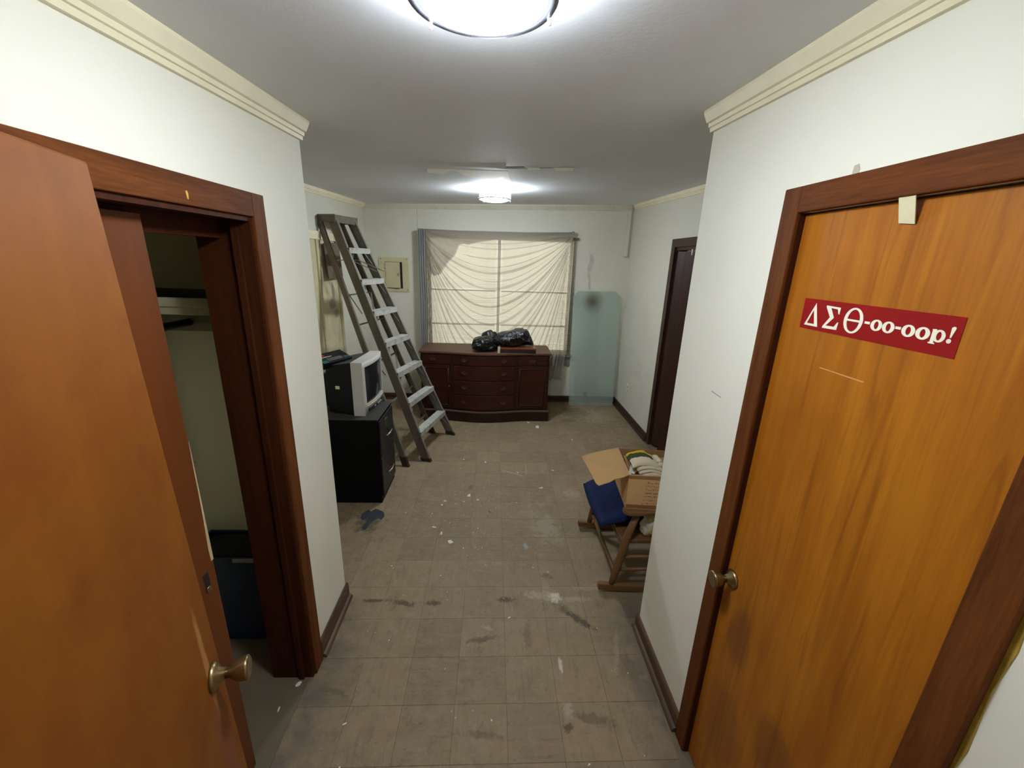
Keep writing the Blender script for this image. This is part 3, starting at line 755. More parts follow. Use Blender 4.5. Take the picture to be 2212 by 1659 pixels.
for (x0, x1) in ((WX0 + .04, .02), (.095, WX1 - .03)):
    for (z0, z1) in ((WZ0 + .04, 1.04), (1.058, 1.475), (1.515, WZ1 - .04)):
        obj('pane', MB().box((x0, YB + .074, z0), (x1, YB + .078, z1)), M['glass'], win)
struct('trim_13', MB().box((WX0 - .08, YB - .05, WZ0 - .03), (WX1 + .08, YB, WZ0 - .004)).box((WX0 - .05, YB - .016, WZ0 - .16), (WX1 + .05, YB, WZ0 - .03)), plain('dirty_sill_paint', S(120, 116, 106), .6, 0, .2, 10), 'dirty window sill and apron behind the dresser', 'window sill', bevel=.003)

M['slat'] = plain('dark_blue_slat', S(44, 50, 58), .5, 0, .08, 10)
bl = thing('window_blind', 'narrow slatted blind with dark slats behind the sheer curtain', 'blind', (.09, YB - .02, .66))
obj('head_rail', MB().box((-.845, YB - .04, 2.155), (1.055, YB - .006, 2.185)), plain('brown_head_rail', S(112, 92, 60), .5), bl, bevel=.003)
sl = MB().hexa([(-.935, -.0115, -.0002), (.935, -.0115, -.0002), (.935, .0115, -.0002), (-.935, .0115, -.0002), (-.935, -.0115, .0003), (.935, -.0115, .0003), (.935, .0115, .0003), (-.935, .0115, .0003)])
slat_me = bpy.data.meshes.new('slat'); slat_me.from_pydata([tuple(p) for p in sl.v], [], sl.f); slat_me.materials.append(M['slat'])
zs = 2.14; k = 0
while zs > .69:
    o = bpy.data.objects.new('slat', slat_me); COL.objects.link(o); o.parent = bl
    o.location = (.105 - .09, 0.0, zs - .66); o.rotation_euler = (random.uniform(-.05, .05), random.uniform(-.0012, .0012), 0)
    zs -= .0225; k += 1
obj('bottom_rail', MB().box((-.83, YB - .034, .660), (1.045, YB - .008, .676)), M['slat'], bl, bevel=.002)
for x in (-.6, -.1, .45, .9):
    obj('ladder_cord', MB().tube([(x, YB - .034, .67), (x, YB - .034, 2.16)], .0012, 5), plain('blind_cord', S(140, 138, 128), .7), bl)

def sheer_mat(name, col, trans, transl):
    t = NT(name)
    tr = t.node('ShaderNodeBsdfTransparent'); tr.inputs[0].default_value = (1, 1, 1, 1)
    tl = t.node('ShaderNodeBsdfTranslucent'); tl.inputs[0].default_value = c4(col)
    df = t.node('ShaderNodeBsdfDiffuse'); df.inputs[0].default_value = c4(col)
    m1 = t.node('ShaderNodeMixShader'); m1.inputs[0].default_value = transl
    t.link(df.outputs[0], m1.inputs[1]); t.link(tl.outputs[0], m1.inputs[2])
    m2 = t.node('ShaderNodeMixShader'); m2.inputs[0].default_value = trans
    t.link(m1.outputs[0], m2.inputs[1]); t.link(tr.outputs[0], m2.inputs[2]); t.link(m2.outputs[0], t.out.inputs[0])
    return t.m
M['sheer'] = sheer_mat('grey_sheer_fabric', S(214, 207, 198), .22, .80)
M['sheer_fold'] = sheer_mat('grey_sheer_fabric_fold', S(186, 179, 174), .56, .35)
M['sheer_dense'] = sheer_mat('gathered_sheer_fabric', S(176, 176, 178), .10, .3)
cur = thing('sheer_curtain', 'grey sheer curtain pinned up in draped swags across the back window', 'curtain', (.03, YB - .08, .34))
CX0, CX1 = -.88, .965
NAIL = Vector((.965, YB - .03, 2.235))
def gsag(u): return max(1e-4, math.sin(PI * min(1, max(0, u)) ** .88)) ** .85
def phi(x, z):
    u = (x - CX0) / (CX1 - CX0); v = (2.215 - z) / 1.35
    return max(0.0, v) / (gsag(u) + .02)
def cy_(x, z, k=1.0):
    u = (x - CX0) / (CX1 - CX0); p = phi(x, z)
    w = mnoise.noise(Vector((p * 1.7, u * 2.0, 3.1))) * .16
    a = .016 + .026 * min(1, p)
    f = math.sin(2 * PI * (3.8 * math.log(1 + 1.4 * p) + w))
    f = math.copysign(abs(f) ** .8, f)
    edge = min(1, u / .04) * min(1, (1 - u) / .05)
    return YB - .100 - a * f * edge * k - .02 * edge * math.sin(PI * u)
def sheet(u, v):
    xr = .965 + .012 * math.sin(v * 3) - .03 * max(0, v - .6)
    x = CX0 + (xr - CX0) * u; z = 2.215 + .018 * u - (2.215 - .335) * v - .012 * math.sin(PI * u) * (1 - v)
    return Vector((x, cy_(min(x, .96), z), z))
obj('draped_panel', MB().grid(170, 170, sheet), M['sheer'], cur, fix=False)
# folded pleats that run along the swags: a second layer of the same cloth
def zsag(u, s): return 2.215 - s * 1.35 * (gsag(u) + .02)
fo = MB()
folds = [(.10, .003, .16), (.15, .006, .2), (.23, .011, .26), (.30, .005, .1), (.36, .013, .1), (.43, .006, .06), (.50, .012, .05), (.58, .006, .05), (.66, .015, .04), (.74, .007, .04), (.83, .012, .04), (.93, .014, .03), (1.03, .008, .03), (1.16, .015, .03), (1.32, .010, .03), (1.5, .009, .03), (1.75, .013, .03), (2.05, .009, .03), (2.5, .011, .03), (3.1, .009, .03), (4.0, .011, .03)]
for (s_, wd, u0) in folds:
    pa = []; pb = []
    wd = wd * 2.2
    n = 90
    for i in range(n + 1):
        u = u0 + (.985 - u0) * i / n
        su = s_ * (1 + .04 * mnoise.noise(Vector((s_ * 9, u * 2.2, 0))))
        z = zsag(u, su)
        tap = math.sin(PI * (i / n)) ** .4
        wv = wd * tap * (1 + .5 * mnoise.noise(Vector((u * 4, s_ * 7, 5))))
        du = .004; z2 = zsag(min(.999, u + du), su)
        tx, tz = du * (CX1 - CX0), z2 - z; L = math.hypot(tx, tz); nx, nz = -tz / L, tx / L
        x = CX0 + (CX1 - CX0) * u
        pa.append((x + nx * wv / 2, z + nz * wv / 2)); pb.append((x - nx * wv / 2, z - nz * wv / 2))
    run = []
    for (a, b) in zip(pa, pb):
        if min(a[1], b[1]) < .36: 
            if len(run) > 1: run = run
            run.append(None)
        else: run.append((a, b))
    for q0, q1 in zip(run[:-1], run[1:]):
        if q0 is None or q1 is None: continue
        pts = [Vector((p[0], cy_(min(p[0], .955), p[1]) - .006, p[1])) for p in (q0[0], q0[1], q1[1], q1[0])]
        fo.add(pts, [(0, 1, 2, 3)], True)
obj('pleat', fo, M['sheer_fold'], cur, fix=False)
fl2 = [(-.887, 2.212), (.948, 2.232), (.571, 2.205), (.259, 2.165), (.0, 2.125), (-.224, 2.085), (-.333, 2.056), (-.40, 2.066), (-.442, 2.052), (-.49, 1.93), (-.585, 1.836), (-.682, 1.695), (-.761, 1.67), (-.838, 1.752), (-.86, 1.963)]
def in_poly(p, poly):
    c = False; j = len(poly) - 1
    for i in range(len(poly)):
        a, b = poly[i], poly[j]
        if (a[1] > p[1]) != (b[1] > p[1]) and p[0] < (b[0] - a[0]) * (p[1] - a[1]) / (b[1] - a[1]) + a[0]: c = not c
        j = i
    return c
gpts = [Vector(p) for p in fl2] + [Vector((-.86 + .03 * i, 1.68 + .03 * j)) for i in range(61) for j in range(18) if in_poly((-.86 + .03 * i, 1.68 + .03 * j), fl2)]
v2, _e, f2, _a, _b, _c = delaunay_2d_cdt(gpts, [(i, (i + 1) % len(fl2)) for i in range(len(fl2))], [], 0, 1e-5)
ff = MB()
ff.add([(p.x, cy_(min(p.x, .955), p.y) + .012, p.y) for p in v2], [f for f in f2 if in_poly((sum(v2[i].x for i in f) / len(f), sum(v2[i].y for i in f) / len(f)), fl2)], True)
o = obj('folded_flap', ff, sheer_mat('grey_sheer_flap', S(204, 197, 190), .25, .3), cur, fix=False); o['label'] = 'darker doubled flap of cloth along the top left'
ga = MB().grid(48, 40, lambda u, v: Vector((-.945 + .10 * u + .012 * mnoise.noise(Vector((u * 2, v * 3, 1))), YB - .12 - .02 * math.sin(2 * PI * u * 4 + 1.5 * v) - .012 * v, 2.212 - 1.85 * v)))
o = obj('gathered_edge', ga, M['sheer_dense'], cur, fix=False); o['label'] = 'dense gathered left edge of the curtain'
obj('hem_cord', MB().tube([(-.945, YB - .10, 2.214), (-.4, YB - .10, 2.208), (.3, YB - .10, 2.215), (.965, YB - .09, 2.236)], .008, 8), M['sheer_dense'], cur)
obj('knot', MB().lathe([(0, -.024), (.014, -.018), (.019, 0), (.013, .016), (0, .02)], (.965, YB - .09, 2.236), (.3, -.2, 1), 12), M['sheer_dense'], cur)
obj('nail', MB().tube([(.965, YB + .0, 2.252), (.963, YB - .105, 2.250)], .004, 8), M['dark_metal'], cur)

# ------------------------------------------------------------------ breaker panel on the back wall
M['cream_metal'] = plain('cream_panel_paint', S(206, 196, 158), .45, 0, .06, 6)
bp = thing('breaker_panel', 'cream breaker panel on the back wall, its little door ajar', 'panel', (-1.27, YB, 1.455))
obj('cover_plate', MB().box((-1.46, YB - .012, 1.455), (-1.085, YB, 1.88)), M['cream_metal'], bp, bevel=.003)
obj('recess_shade_plate', MB().box((-1.381, YB - .0135, 1.497), (-1.168, YB - .012, 1.822)), plain('dark_recess_shade', S(36, 34, 34), .8), bp)  # flat dark plate, recess shade around the little door put into its colour
Md = frame((-1.377, YB - .016, 0), (1, -.16, 0))
dr = obj('panel_door', MB(Md).box((0, -.006, 1.505), (.19, 0, 1.818)), M['cream_metal'], bp, bevel=.002)
obj('latch', MB(Md).box((.155, -.011, 1.65), (.178, -.006, 1.685)), M['chrome'], dr)
obj('hinge', MB(Md).tube([(.003, -.008, 1.74), (.003, -.008, 1.78)], .004, 8), M['cream_metal'], dr)
obj('hinge', MB(Md).tube([(.003, -.008, 1.54), (.003, -.008, 1.58)], .004, 8), M['cream_metal'], dr)
for (x, z) in ((-1.435, 1.855), (-1.11, 1.857), (-1.11, 1.48), (-1.435, 1.48)):
    obj('screw', MB().lathe([(0, 0), (.006, 0), (.005, .003), (0, .004)], (x, YB - .012, z), (0, -1, 0), 10), M['dark_metal'], bp)

# ------------------------------------------------------------------ boarded panel on the far left wall
M['stained_cream'] = wallmat('stained_cream_board', S(206, 196, 160), S(160, 148, 118), .55, 4.0,
    [('yz', 4.22, 1.42, .10, .06, S(120, 112, 104), .8), ('yz', 4.25, 1.52, .04, .12, S(130, 120, 112), .75), ('yz', 4.3, 1.32, .08, .05, S(128, 122, 114), .7), ('yz', 4.05, 1.2, .03, .16, S(196, 176, 130), .6)])
root = thing('boarded_opening', 'stained cream boarded-up opening on the far left wall behind the ladder', 'wall panel', (-1.60, 4.0, .72))
obj('back_board', MB().box((-1.609, 3.45, .72), (-1.598, 4.43, 2.01)), M['stained_cream'], root)
obj('top_board', MB().box((-1.609, 3.40, 2.012), (-1.588, 4.50, 2.085)), M['trim'], root, bevel=.003)
for y in (3.45, 3.93, 4.40):
    obj('upright_batten', MB().box((-1.598, y, .72), (-1.584, y + .05, 2.01)), M['stained_cream'], root, bevel=.002)

# ------------------------------------------------------------------ outlet
ot = thing('wall_outlet', 'cream wall outlet low on the far right wall', 'outlet', (FRX, 4.96, .32))
obj('cover_plate', MB().box((FRX - .006, 4.925, .315), (FRX, 4.995, .43)), M['trim'], ot, bevel=.002)
for z in (.345, .39):
    obj('socket', MB().lathe([(0, 0), (.016, 0), (.015, .002), (0, .0022)], (FRX - .006, 4.96, z), (-1, 0, 0), 14), plain('outlet_cream', S(190, 180, 150), .4), ot)

# ------------------------------------------------------------------ folding door on the far right
M['vinyl'] = wood('dark_brown_folding_vinyl', S(48, 26, 18), S(66, 38, 26), 'z', .8, .42, .3, .7, .4, .3)
obj('jamb', MB().box((FRX, 4.083, 0), (FRX + .12, 4.087, 2.06)), M['base_dark'], c3)
obj('head_lining', MB().box((FRX, 3.2, 2.057), (FRX + .12, 4.083, 2.062)), M['base_dark'], c3)
fd = thing('door_4', 'dark brown folding door in its casing on the far right wall', 'door', (FRX + .05, 3.64, 0), kind='structure')
obj('track', MB().box((FRX + .01, 3.20, 2.03), (FRX + .07, 4.085, 2.06)), M['base_dark'], fd)
obj('end_post', MB().box((FRX + .02, 4.045, .01), (FRX + .06, 4.085, 2.03)), M['vinyl'], fd, bevel=.004)
yy = 4.045; zig = 0
for k in range(10):
    xa, xb = (FRX + .015, FRX + .075) if zig % 2 == 0 else (FRX + .075, FRX + .015)
    obj('fold_panel', MB().bar((xa, yy, 1.02), (xb, yy - .082, 1.02), .006, 2.0), M['vinyl'], fd)
    yy -= .0835; zig += 1
o = obj('latch', MB().box((FRX + .0, 3.725, 1.985), (FRX + .012, 3.748, 2.035)), plain('white_latch', S(190, 182, 168), .5), fd, bevel=.002); o['label'] = 'small white latch at the top of the folding door'

# ------------------------------------------------------------------ stepladder leaning on the left wall
M['alu'] = plain('dusty_aluminium', S(132, 129, 120), .5, .35, .14, 18, .4)
M['alu_dirty'] = wood('brown_dusty_aluminium', S(90, 81, 67), S(116, 107, 92), 'z', 1.0, .55, .3, .7, .5, .3, stretch=6)
M['alu_step'] = wallmat('paint_spattered_step', S(172, 171, 163), S(108, 103, 94), .8, 14.0)
nF, fF = Vector((-.58, 3.616, 0)), Vector((-.406, 4.277, 0))
cL = (nF + fF) / 2; wL = (fF - nF).normalized(); dL = Vector((-wL.y, wL.x, 0))
TOP = cL + dL * .937 + Vector((0, 0, 2.22))
lad = thing('stepladder', 'tall paint-spattered aluminium stepladder leaning folded against the left wall', 'ladder', tuple(cL))
rail_pts = {}
for side, base_p in ((-1, nF), (1, fF)):
    P0 = base_p; P1 = TOP + wL * (side * .16)
    ax = (P1 - P0).normalized(); qv = wL.cross(ax).normalized()        # in-plane, toward the front
    if qv.dot(-dL) < 0: qv = -qv
    outv = wL * side
    def bx_(mb, a0, a1, b0, b1, P0=P0, P1=P1, qv=qv, outv=outv):
        """a along -q (0 front), b along outward (0 = outer face)"""
        vs = []
        for (P, flat) in ((P0, True), (P1, False)):
            for (a, b) in ((a0, b0), (a1, b0), (a1, b1), (a0, b1)):
                p = P - qv * a - outv * b
                if flat: p = P + dL * a * 1.08 - outv * b
                vs.append(p)
        mb.hexa(vs)
    r = MB(); bx_(r, 0, .082, 0, .004); bx_(r, .078, .082, .004, .024)
    rl = obj('front_rail', r, M['alu_dirty'] if side < 0 else M['alu'], lad)
    r = MB(); bx_(r, -.002, .003, 0, .026); o = obj('front_flange', r, M['alu'], rl)
    ft = MB(); vs = []
    for (a, b, z) in ((-.004, -.003, 0), (.094, -.003, 0), (.094, .028, 0), (-.004, .028, 0)):
        vs.append(P0 + dL * a - outv * b)
    up_ = ax * .035
    ft.hexa(vs + [v + up_ for v in vs]); obj('foot', ft, plain('black_rubber_foot', S(44, 40, 36), .8), rl)
    rail_pts[side] = (P0, P1, qv, outv)
def lerp(a, b, t): return a + (b - a) * t
for i in range(7):
    t_ = .107 + .1252 * i
    a = lerp(*rail_pts[-1][:2], t_); b = lerp(*rail_pts[1][:2], t_)
    qv = rail_pts[-1][2]
    st = MB()
    e1 = wL * .010
    a2, b2 = a + e1, b - e1
    top = [a2 + Vector((0, 0, .0)), b2, b2 + dL * .085, a2 + dL * .085]
    U = Vector((0, 0, 1))
    st.hexa([p + U * .044 for p in top] + [p + U * .048 for p in top])
    st.hexa([a2 + U * -.002, b2 + U * -.002, b2 + dL * .004 + U * -.002, a2 + dL * .004 + U * -.002, a2 + U * .046 + dL * .0, b2 + U * .046, b2 + dL * .004 + U * .046, a2 + dL * .004 + U * .046])
    st.hexa([a2 + dL * .081 + U * .02, b2 + dL * .081 + U * .02, b2 + dL * .085 + U * .02, a2 + dL * .085 + U * .02, a2 + dL * .081 + U * .046, b2 + dL * .081 + U * .046, b2 + dL * .085 + U * .046, a2 + dL * .085 + U * .046])
    so = obj('step', st, M['alu_step'], lad)
    for sd, A_, B_ in ((-1, a, b), (1, b, a)):
        wv = wL * (1 if sd < 0 else -1)
        far_in = A_ + wv * .11 + dL * .03 + U * .03
        low = lerp(*rail_pts[sd][:2], max(.01, t_ - .055)) + wv * .012 + dL * .03
        obj('step_brace', MB().bar(far_in, low, .014, .006), M['alu'], so)
cap = MB()
cw = .178
cp = [TOP - wL * cw - dL * .012, TOP + wL * cw - dL * .012, TOP + wL * (cw - .01) + dL * .205, TOP - wL * (cw - .01) + dL * .205]
cap.hexa([p + Vector((0, 0, -.055)) for p in cp[:2]] + [p + Vector((0, 0, -.055)) + dL * -.19 for p in cp[2:]] + [p + Vector((0, 0, .012)) for p in cp[:2]] + [p + Vector((0, 0, .012)) + dL * -.19 for p in cp[2:]])
cap.hexa([p + Vector((0, 0, .006)) for p in cp] + [p + Vector((0, 0, .012)) for p in cp])
for s_ in (0, 1):
    p, q_ = (cp[0], cp[3]) if s_ == 0 else (cp[1], cp[2])
    wv = wL * (.004 if s_ == 0 else -.004)
    cap.hexa([p + Vector((0, 0, -.05)), p + wv + Vector((0, 0, -.05)), q_ + wv + Vector((0, 0, -.05)), q_ + Vector((0, 0, -.05)), p + Vector((0, 0, .008)), p + wv + Vector((0, 0, .008)), q_ + wv + Vector((0, 0, .008)), q_ + Vector((0, 0, .008))])
obj('top_cap', cap, M['alu_dirty'], lad, bevel=.002)
rn, rf = Vector((-.769, 3.511, 0)), Vector((-.63, 4.315, 0))
RT = TOP + dL * .135 + Vector((0, 0, -.03))
rp = {}
for sd, b0 in ((-1, rn), (1, rf)):
    P0, P1 = b0, RT + wL * (sd * .172)
    ax = (P1 - P0).normalized(); qv = wL.cross(ax).normalized()
    if qv.dot(-dL) < 0: qv = -qv
    r = MB()
    def rb(a0, a1, b0_, b1_):
        vs = []
        for k, P in enumerate((P0, P1)):
            for (a, b) in ((a0, b0_), (a1, b0_), (a1, b1_), (a0, b1_)):
                vs.append((P + dL * a * 1.08 if k == 0 else P - qv * a) - wL * sd * b)
        r.hexa(vs)
    rb(0, .052, 0, .004); rb(0, .004, .004, .022); rb(.048, .052, .004, .022)
    rl = obj('rear_rail', r, M['alu_dirty'], lad)
    ft = MB(); vs = [P0 + dL * a - wL * sd * b for (a, b) in ((-.004, -.003), (.06, -.003), (.06, .026), (-.004, .026))]
    ft.hexa(vs + [v + ax * .10 for v in vs]); obj('rear_foot', ft, plain('brown_plastic_foot', S(52, 36, 26), .7), rl)
    rp[sd] = (P0, P1)
for t_ in (.10, .25, .42, .58, .70, .84):
    a = lerp(*rp[-1], t_) + dL * .02; b = lerp(*rp[1], t_) + dL * .02
    obj('rear_brace', MB().bar(a, b, .026, .008, (0, 0, 1)), M['alu_dirty'], lad)
for t_ in (.36, .62):
    for sd in (-1, 1):
        a = lerp(*rp[sd], t_ + .10) - wL * sd * .015 + dL * .01; b = lerp(*rp[-1], t_).lerp(lerp(*rp[1], t_), .5 - .22 * sd * -1) + dL * .01
        obj('diagonal_brace', MB().bar(a, b, .016, .006), M['alu_dirty'], lad)
sp0 = lerp(*rail_pts[-1][:2], .84) + wL * .01 + dL * .02
for k, off in enumerate((0.0, .13)):
    a = sp0 + wL * off + Vector((0, 0, -.02)); b = a - dL * .16 + wL * .19 + Vector((0, 0, -.10))
    obj('spreader_bar', MB().bar(a, b, .022, .006), M['alu_dirty'], lad)
pa = lerp(*rp[-1], .90) + dL * .052; pb = lerp(*rp[1], .90) + dL * .052
sh_ = MB(); dn = Vector((-.0, 0, -1))
q0 = Vector((-1.575, 4.045, 1.985)); q1 = Vector((-1.555, 4.36, 2.0))
sh_.hexa([q0, q1, q1 + Vector((.012, 0, 0)), q0 + Vector((.012, 0, 0))] + [p + Vector((.02, 0, -.32)) for p in (q0, q1, q1 + Vector((.012, 0, 0)), q0 + Vector((.012, 0, 0)))])
o = obj('pail_shelf', sh_, M['alu_dirty'], lad, bevel=.004)

# ------------------------------------------------------------------ black filing cabinet
M['cab'] = plain('black_cabinet_enamel', (.0022, .0022, .0026), .5, 0, .2, 10, .15)
M['cab_front'] = plain('charcoal_drawer_enamel', (.008, .008, .0085), .4, 0, .25, 20, .35)
M['dust_top'] = wallmat('dusty_charcoal_top', S(60, 58, 56), S(88, 84, 80), .8, 9.0)
fcab = thing('filing_cabinet', 'black two-drawer filing cabinet under the television', 'cabinet', (-1.15, 3.12, 0))
obj('body', MB().box((-1.45, 2.916, .0), (-.858, 3.332, .705)), M['cab'], fcab, bevel=.004)
obj('top_plate', MB().box((-1.45, 2.914, .705), (-.852, 3.334, .7115)), M['dust_top'], fcab, bevel=.003)
for (z0, z1, hz, lz) in ((.395, .692, .525, .632), (.055, .385, .205, .32)):
    dwr = obj('drawer', MB().box((-.858, 2.926, z0), (-.842, 3.322, z1)), M['cab_front'], fcab, bevel=.005)
    obj('handle', MB().tube([(-.842, 3.05, hz), (-.822, 3.055, hz + .006), (-.812, 3.075, hz + .012), (-.812, 3.155, hz + .012), (-.822, 3.175, hz + .006), (-.842, 3.18, hz)], .0065, 8), M['chrome'], dwr)
    if z0 > .2:
        lb = MB(); lb.ring([(-.842, 3.06, lz - .024), (-.842, 3.135, lz - .024), (-.842, 3.135, lz + .024), (-.842, 3.06, lz + .024)], [(-.842, 3.067, lz - .017), (-.842, 3.128, lz - .017), (-.842, 3.128, lz + .017), (-.842, 3.067, lz + .017)], (.003, 0, 0))
        obj('label_holder', lb, M['brass'], dwr)
obj('lock', MB().lathe([(0, 0), (.009, 0), (.008, .006), (0, .007)], (-.852, 3.30, .685), (1, 0, 0), 14), M['chrome'], fcab)

# ------------------------------------------------------------------ television
M['silver'] = plain('silver_grey_plastic', S(198, 195, 187), .45, 0, .05, 8)
M['screen'] = plain('dark_grey_picture_tube', S(34, 36, 40), .16, 0, .05, 4, .6)
tvo = Vector((-.964, 2.987, .7115))
tvx = Vector((.065, .998, 0)).normalized()      # along the front, near -> far
Mt = frame(tvo, tvx)                            # local x along front, y = into body (toward wall), z up
tv = thing('television', 'silver-fronted tube television with a black back on the filing cabinet', 'television', tuple(tvo))
TW, TH = .425, .418
def bulge(u): return -.022 * math.sin(PI * u)
# bezel: outer frame around the tube, bowed front
bz = MB(Mt)
def bow(u, v): return Vector((u * TW, bulge(u), v * TH))
sc0, sc1, sv0, sv1 = .085, .945, .20, .90
def quadgrid(mb, u0, u1, v0, v1, nu, y=0.0):
    vs = []; fs = []
    for j in range(2):
        for i in range(nu + 1):
            u = u0 + (u1 - u0) * i / nu; v = v0 if j == 0 else v1
            vs.append((u * TW, bulge(u) + y, v * TH))
    for i in range(nu): fs.append((i, i + 1, nu + 1 + i + 1, nu + 1 + i))
    mb.add(vs, fs, True)
quadgrid(bz, 0, 1, 0, sv0, 16); quadgrid(bz, 0, 1, sv1, 1, 16); quadgrid(bz, 0, sc0, sv0, sv1, 3); quadgrid(bz, sc1, 1, sv0, sv1, 3)
D_ = .085
n = 16
topv = [(i / n * TW, bulge(i / n), TH) for i in range(n + 1)] + [(i / n * TW, D_, TH) for i in range(n + 1)]
bz.add(topv, [(i, i + 1, n + 2 + i, n + 1 + i) for i in range(n)])
bz.add([(p[0], p[1], 0) for p in topv], [(i, i + 1, n + 2 + i, n + 1 + i) for i in range(n)])
bz.add([(0, 0, 0), (0, D_, 0), (0, D_, TH), (0, 0, TH)], [(0, 1, 2, 3)])
bz.add([(TW, 0, 0), (TW, D_, 0), (TW, D_, TH), (TW, 0, TH)], [(0, 1, 2, 3)])
bz.add([(0, D_, 0), (TW, D_, 0), (TW, D_, TH), (0, D_, TH)], [(0, 1, 2, 3)])
# reveal around the screen
nn = 12
for v in (sv0, sv1):
    vs = []
    for i in range(nn + 1):
        u = sc0 + (sc1 - sc0) * i / nn; vs.append((u * TW, bulge(u), v * TH))
    for i in range(nn + 1):
        u = sc0 + (sc1 - sc0) * i / nn; vs.append((u * TW, bulge(u) + .016, v * TH))
    bz.add(vs, [(i, i + 1, nn + 2 + i, nn + 1 + i) for i in range(nn)])
for u in (sc0, sc1):
    bz.add([(u * TW, bulge(u), sv0 * TH), (u * TW, bulge(u) + .016, sv0 * TH), (u * TW, bulge(u) + .016, sv1 * TH), (u * TW, bulge(u), sv1 * TH)], [(0, 1, 2, 3)])
obj('front_bezel', bz, M['silver'], tv)
obj('screen', MB(Mt).grid(14, 12, lambda a, b: Vector(((sc0 + (sc1 - sc0) * a) * TW, bulge(sc0 + (sc1 - sc0) * a) + .012 - .012 * math.sin(PI * a) * math.sin(PI * b) * .8, (sv0 + (sv1 - sv0) * b) * TH))), M['screen'], tv)
obj('control_strip', MB(Mt).grid(14, 1, lambda a, b: Vector(((.12 + .78 * a) * TW, bulge(.12 + .78 * a) - .0015, (.045 + .075 * b) * TH))), plain('blue_black_control_strip', S(24, 32, 44), .3), tv, solid=.002)
for a in (.35, .5, .58, .66):
    obj('button', MB(Mt).box((a * TW, bulge(a) - .006, .07 * TH), ((a + .045) * TW, bulge(a) - .001, .095 * TH)), M['silver'], tv)
obj('trim_line', MB(Mt).tube([((.08 + .86 * i / 12) * TW, bulge(.08 + .86 * i / 12) - .002, .165 * TH) for i in range(13)], .0035, 6), plain('pale_trim_line', S(206, 196, 160), .4), tv)
bk = MB(Mt)
bk.hexa([(.006, D_, .004), (TW - .006, D_, .004), (TW - .05, .30, .012), (.05, .30, .012), (.006, D_, TH - .006), (TW - .006, D_, TH - .006), (TW - .05, .30, TH - .05), (.05, .30, TH - .05)])
bk.hexa([(.09, .30, .03), (TW - .09, .30, .03), (TW - .11, .40, .05), (.11, .40, .05), (.09, .30, TH - .10), (TW - .09, .30, TH - .10), (TW - .11, .40, TH - .15), (.11, .40, TH - .15)])
obj('rear_housing', bk, plain('black_tv_back', (.004, .004, .0045), .5, 0, .2, 10, .35), tv, bevel=.008)
obj('housing_top_dust', MB(Mt).hexa([(.012, D_ + .004, TH - .0055), (TW - .012, D_ + .004, TH - .0055), (TW - .056, .296, TH - .0485), (.056, .296, TH - .0485), (.012, D_ + .004, TH - .0045), (TW - .012, D_ + .004, TH - .0045), (TW - .056, .296, TH - .0475), (.056, .296, TH - .0475)]), M['dust_top'], tv)
obj('sticker', MB(Mt).box((.028, .185, .20), (.030, .225, .225), ), M['cream_paper'], tv)

# ------------------------------------------------------------------ game-sized black carton on the television
bo = Vector((-1.235, 3.14, 1.112))
Mb = frame(bo, Vector((.55, .83, .04)), Vector((.16, -.24, .95)))
cb = thing('black_carton', 'small black printed carton with a red patch tilted on the television', 'box', tuple(bo))
obj('carton', MB(Mb).box((-.125, -.075, -.02), (.125, .075, .03)), M['black'], cb, bevel=.002)
RP = plain('red_print', S(176, 62, 46), .5); WP = plain('white_print', S(180, 176, 170), .5); TP = plain('teal_print', S(40, 92, 92), .5); GP = plain('grey_print', S(90, 82, 84), .5)
obj('red_patch', MB(Mb).box((-.10, .025, .0302), (-.045, .052, .0307)), RP, cb)
obj('white_bar', MB(Mb).box((-.085, .004, .0302), (.0, .016, .0307)), WP, cb)
obj('teal_band', MB(Mb).box((-.122, -.072, .0302), (-.075, -.035, .0307)), TP, cb)
obj('teal_band', MB(Mb).box((.075, -.055, .0302), (.122, -.03, .0307)), TP, cb)
obj('grey_picture', MB(Mb).box((-.065, -.055, .0302), (.06, -.012, .0307)), GP, cb)
o = obj('paper_slip', MB().box((-1.36, 2.965, .7118), (-1.30, 2.985, .76)), M['cream_paper']); tag(o, 'small cream paper slip standing beside the television', 'paper')

# ------------------------------------------------------------------ dresser
M['mahog'] = wood('dark_mahogany', S(32, 12, 8), S(46, 19, 11), 'x', 1.0, .38, .3, .7, .6, .3)
M['mahog_front'] = wood('red_brown_mahogany_front', S(44, 17, 9), S(64, 28, 14), 'x', 1.0, .34, .32, .68, .7, .3)
M['mahog_top'] = wood('dusty_mahogany_top', S(78, 50, 36), S(98, 68, 52), 'x', 1.0, .5, .3, .7, .6, .3)
DXL, DXR, DB = -.845, .675, 5.215
def dfront(x, out=0.0):
    t = (x + .10) / .60
    b = .5 * (1 + math.cos(PI * t)) if abs(t) < 1 else 0.0
    return 4.735 - .085 * b - out + (.02 * max(0, -(x + .6)) if x < -.6 else 0)
def plan(x0, x1, out, back, n=24):
    return [(x0 + (x1 - x0) * i / n, dfront(x0 + (x1 - x0) * i / n, out)) for i in range(n + 1)] + [(x1, back), (x0, back)]
def pl(mb, poly, z0, z1): return mb.prism([(x, y, z0) for x, y in poly], (0, 0, z1 - z0))
dres = thing('dresser', 'dark mahogany bow-fronted dresser under the back window', 'dresser', (-.085, 4.97, 0))
obj('carcass', pl(MB(), plan(DXL, DXR, 0, DB), .12, .825), M['mahog'], dres, bevel=.003)
obj('top', pl(MB(), plan(DXL - .018, DXR + .018, .018, DB + .005), .825, .852), M['mahog_top'], dres, bevel=.006)
pb_ = pl(MB(), plan(DXL - .02, DXR + .02, .022, DB), .0, .115)
obj('plinth', pb_, M['mahog'], dres, bevel=.006)
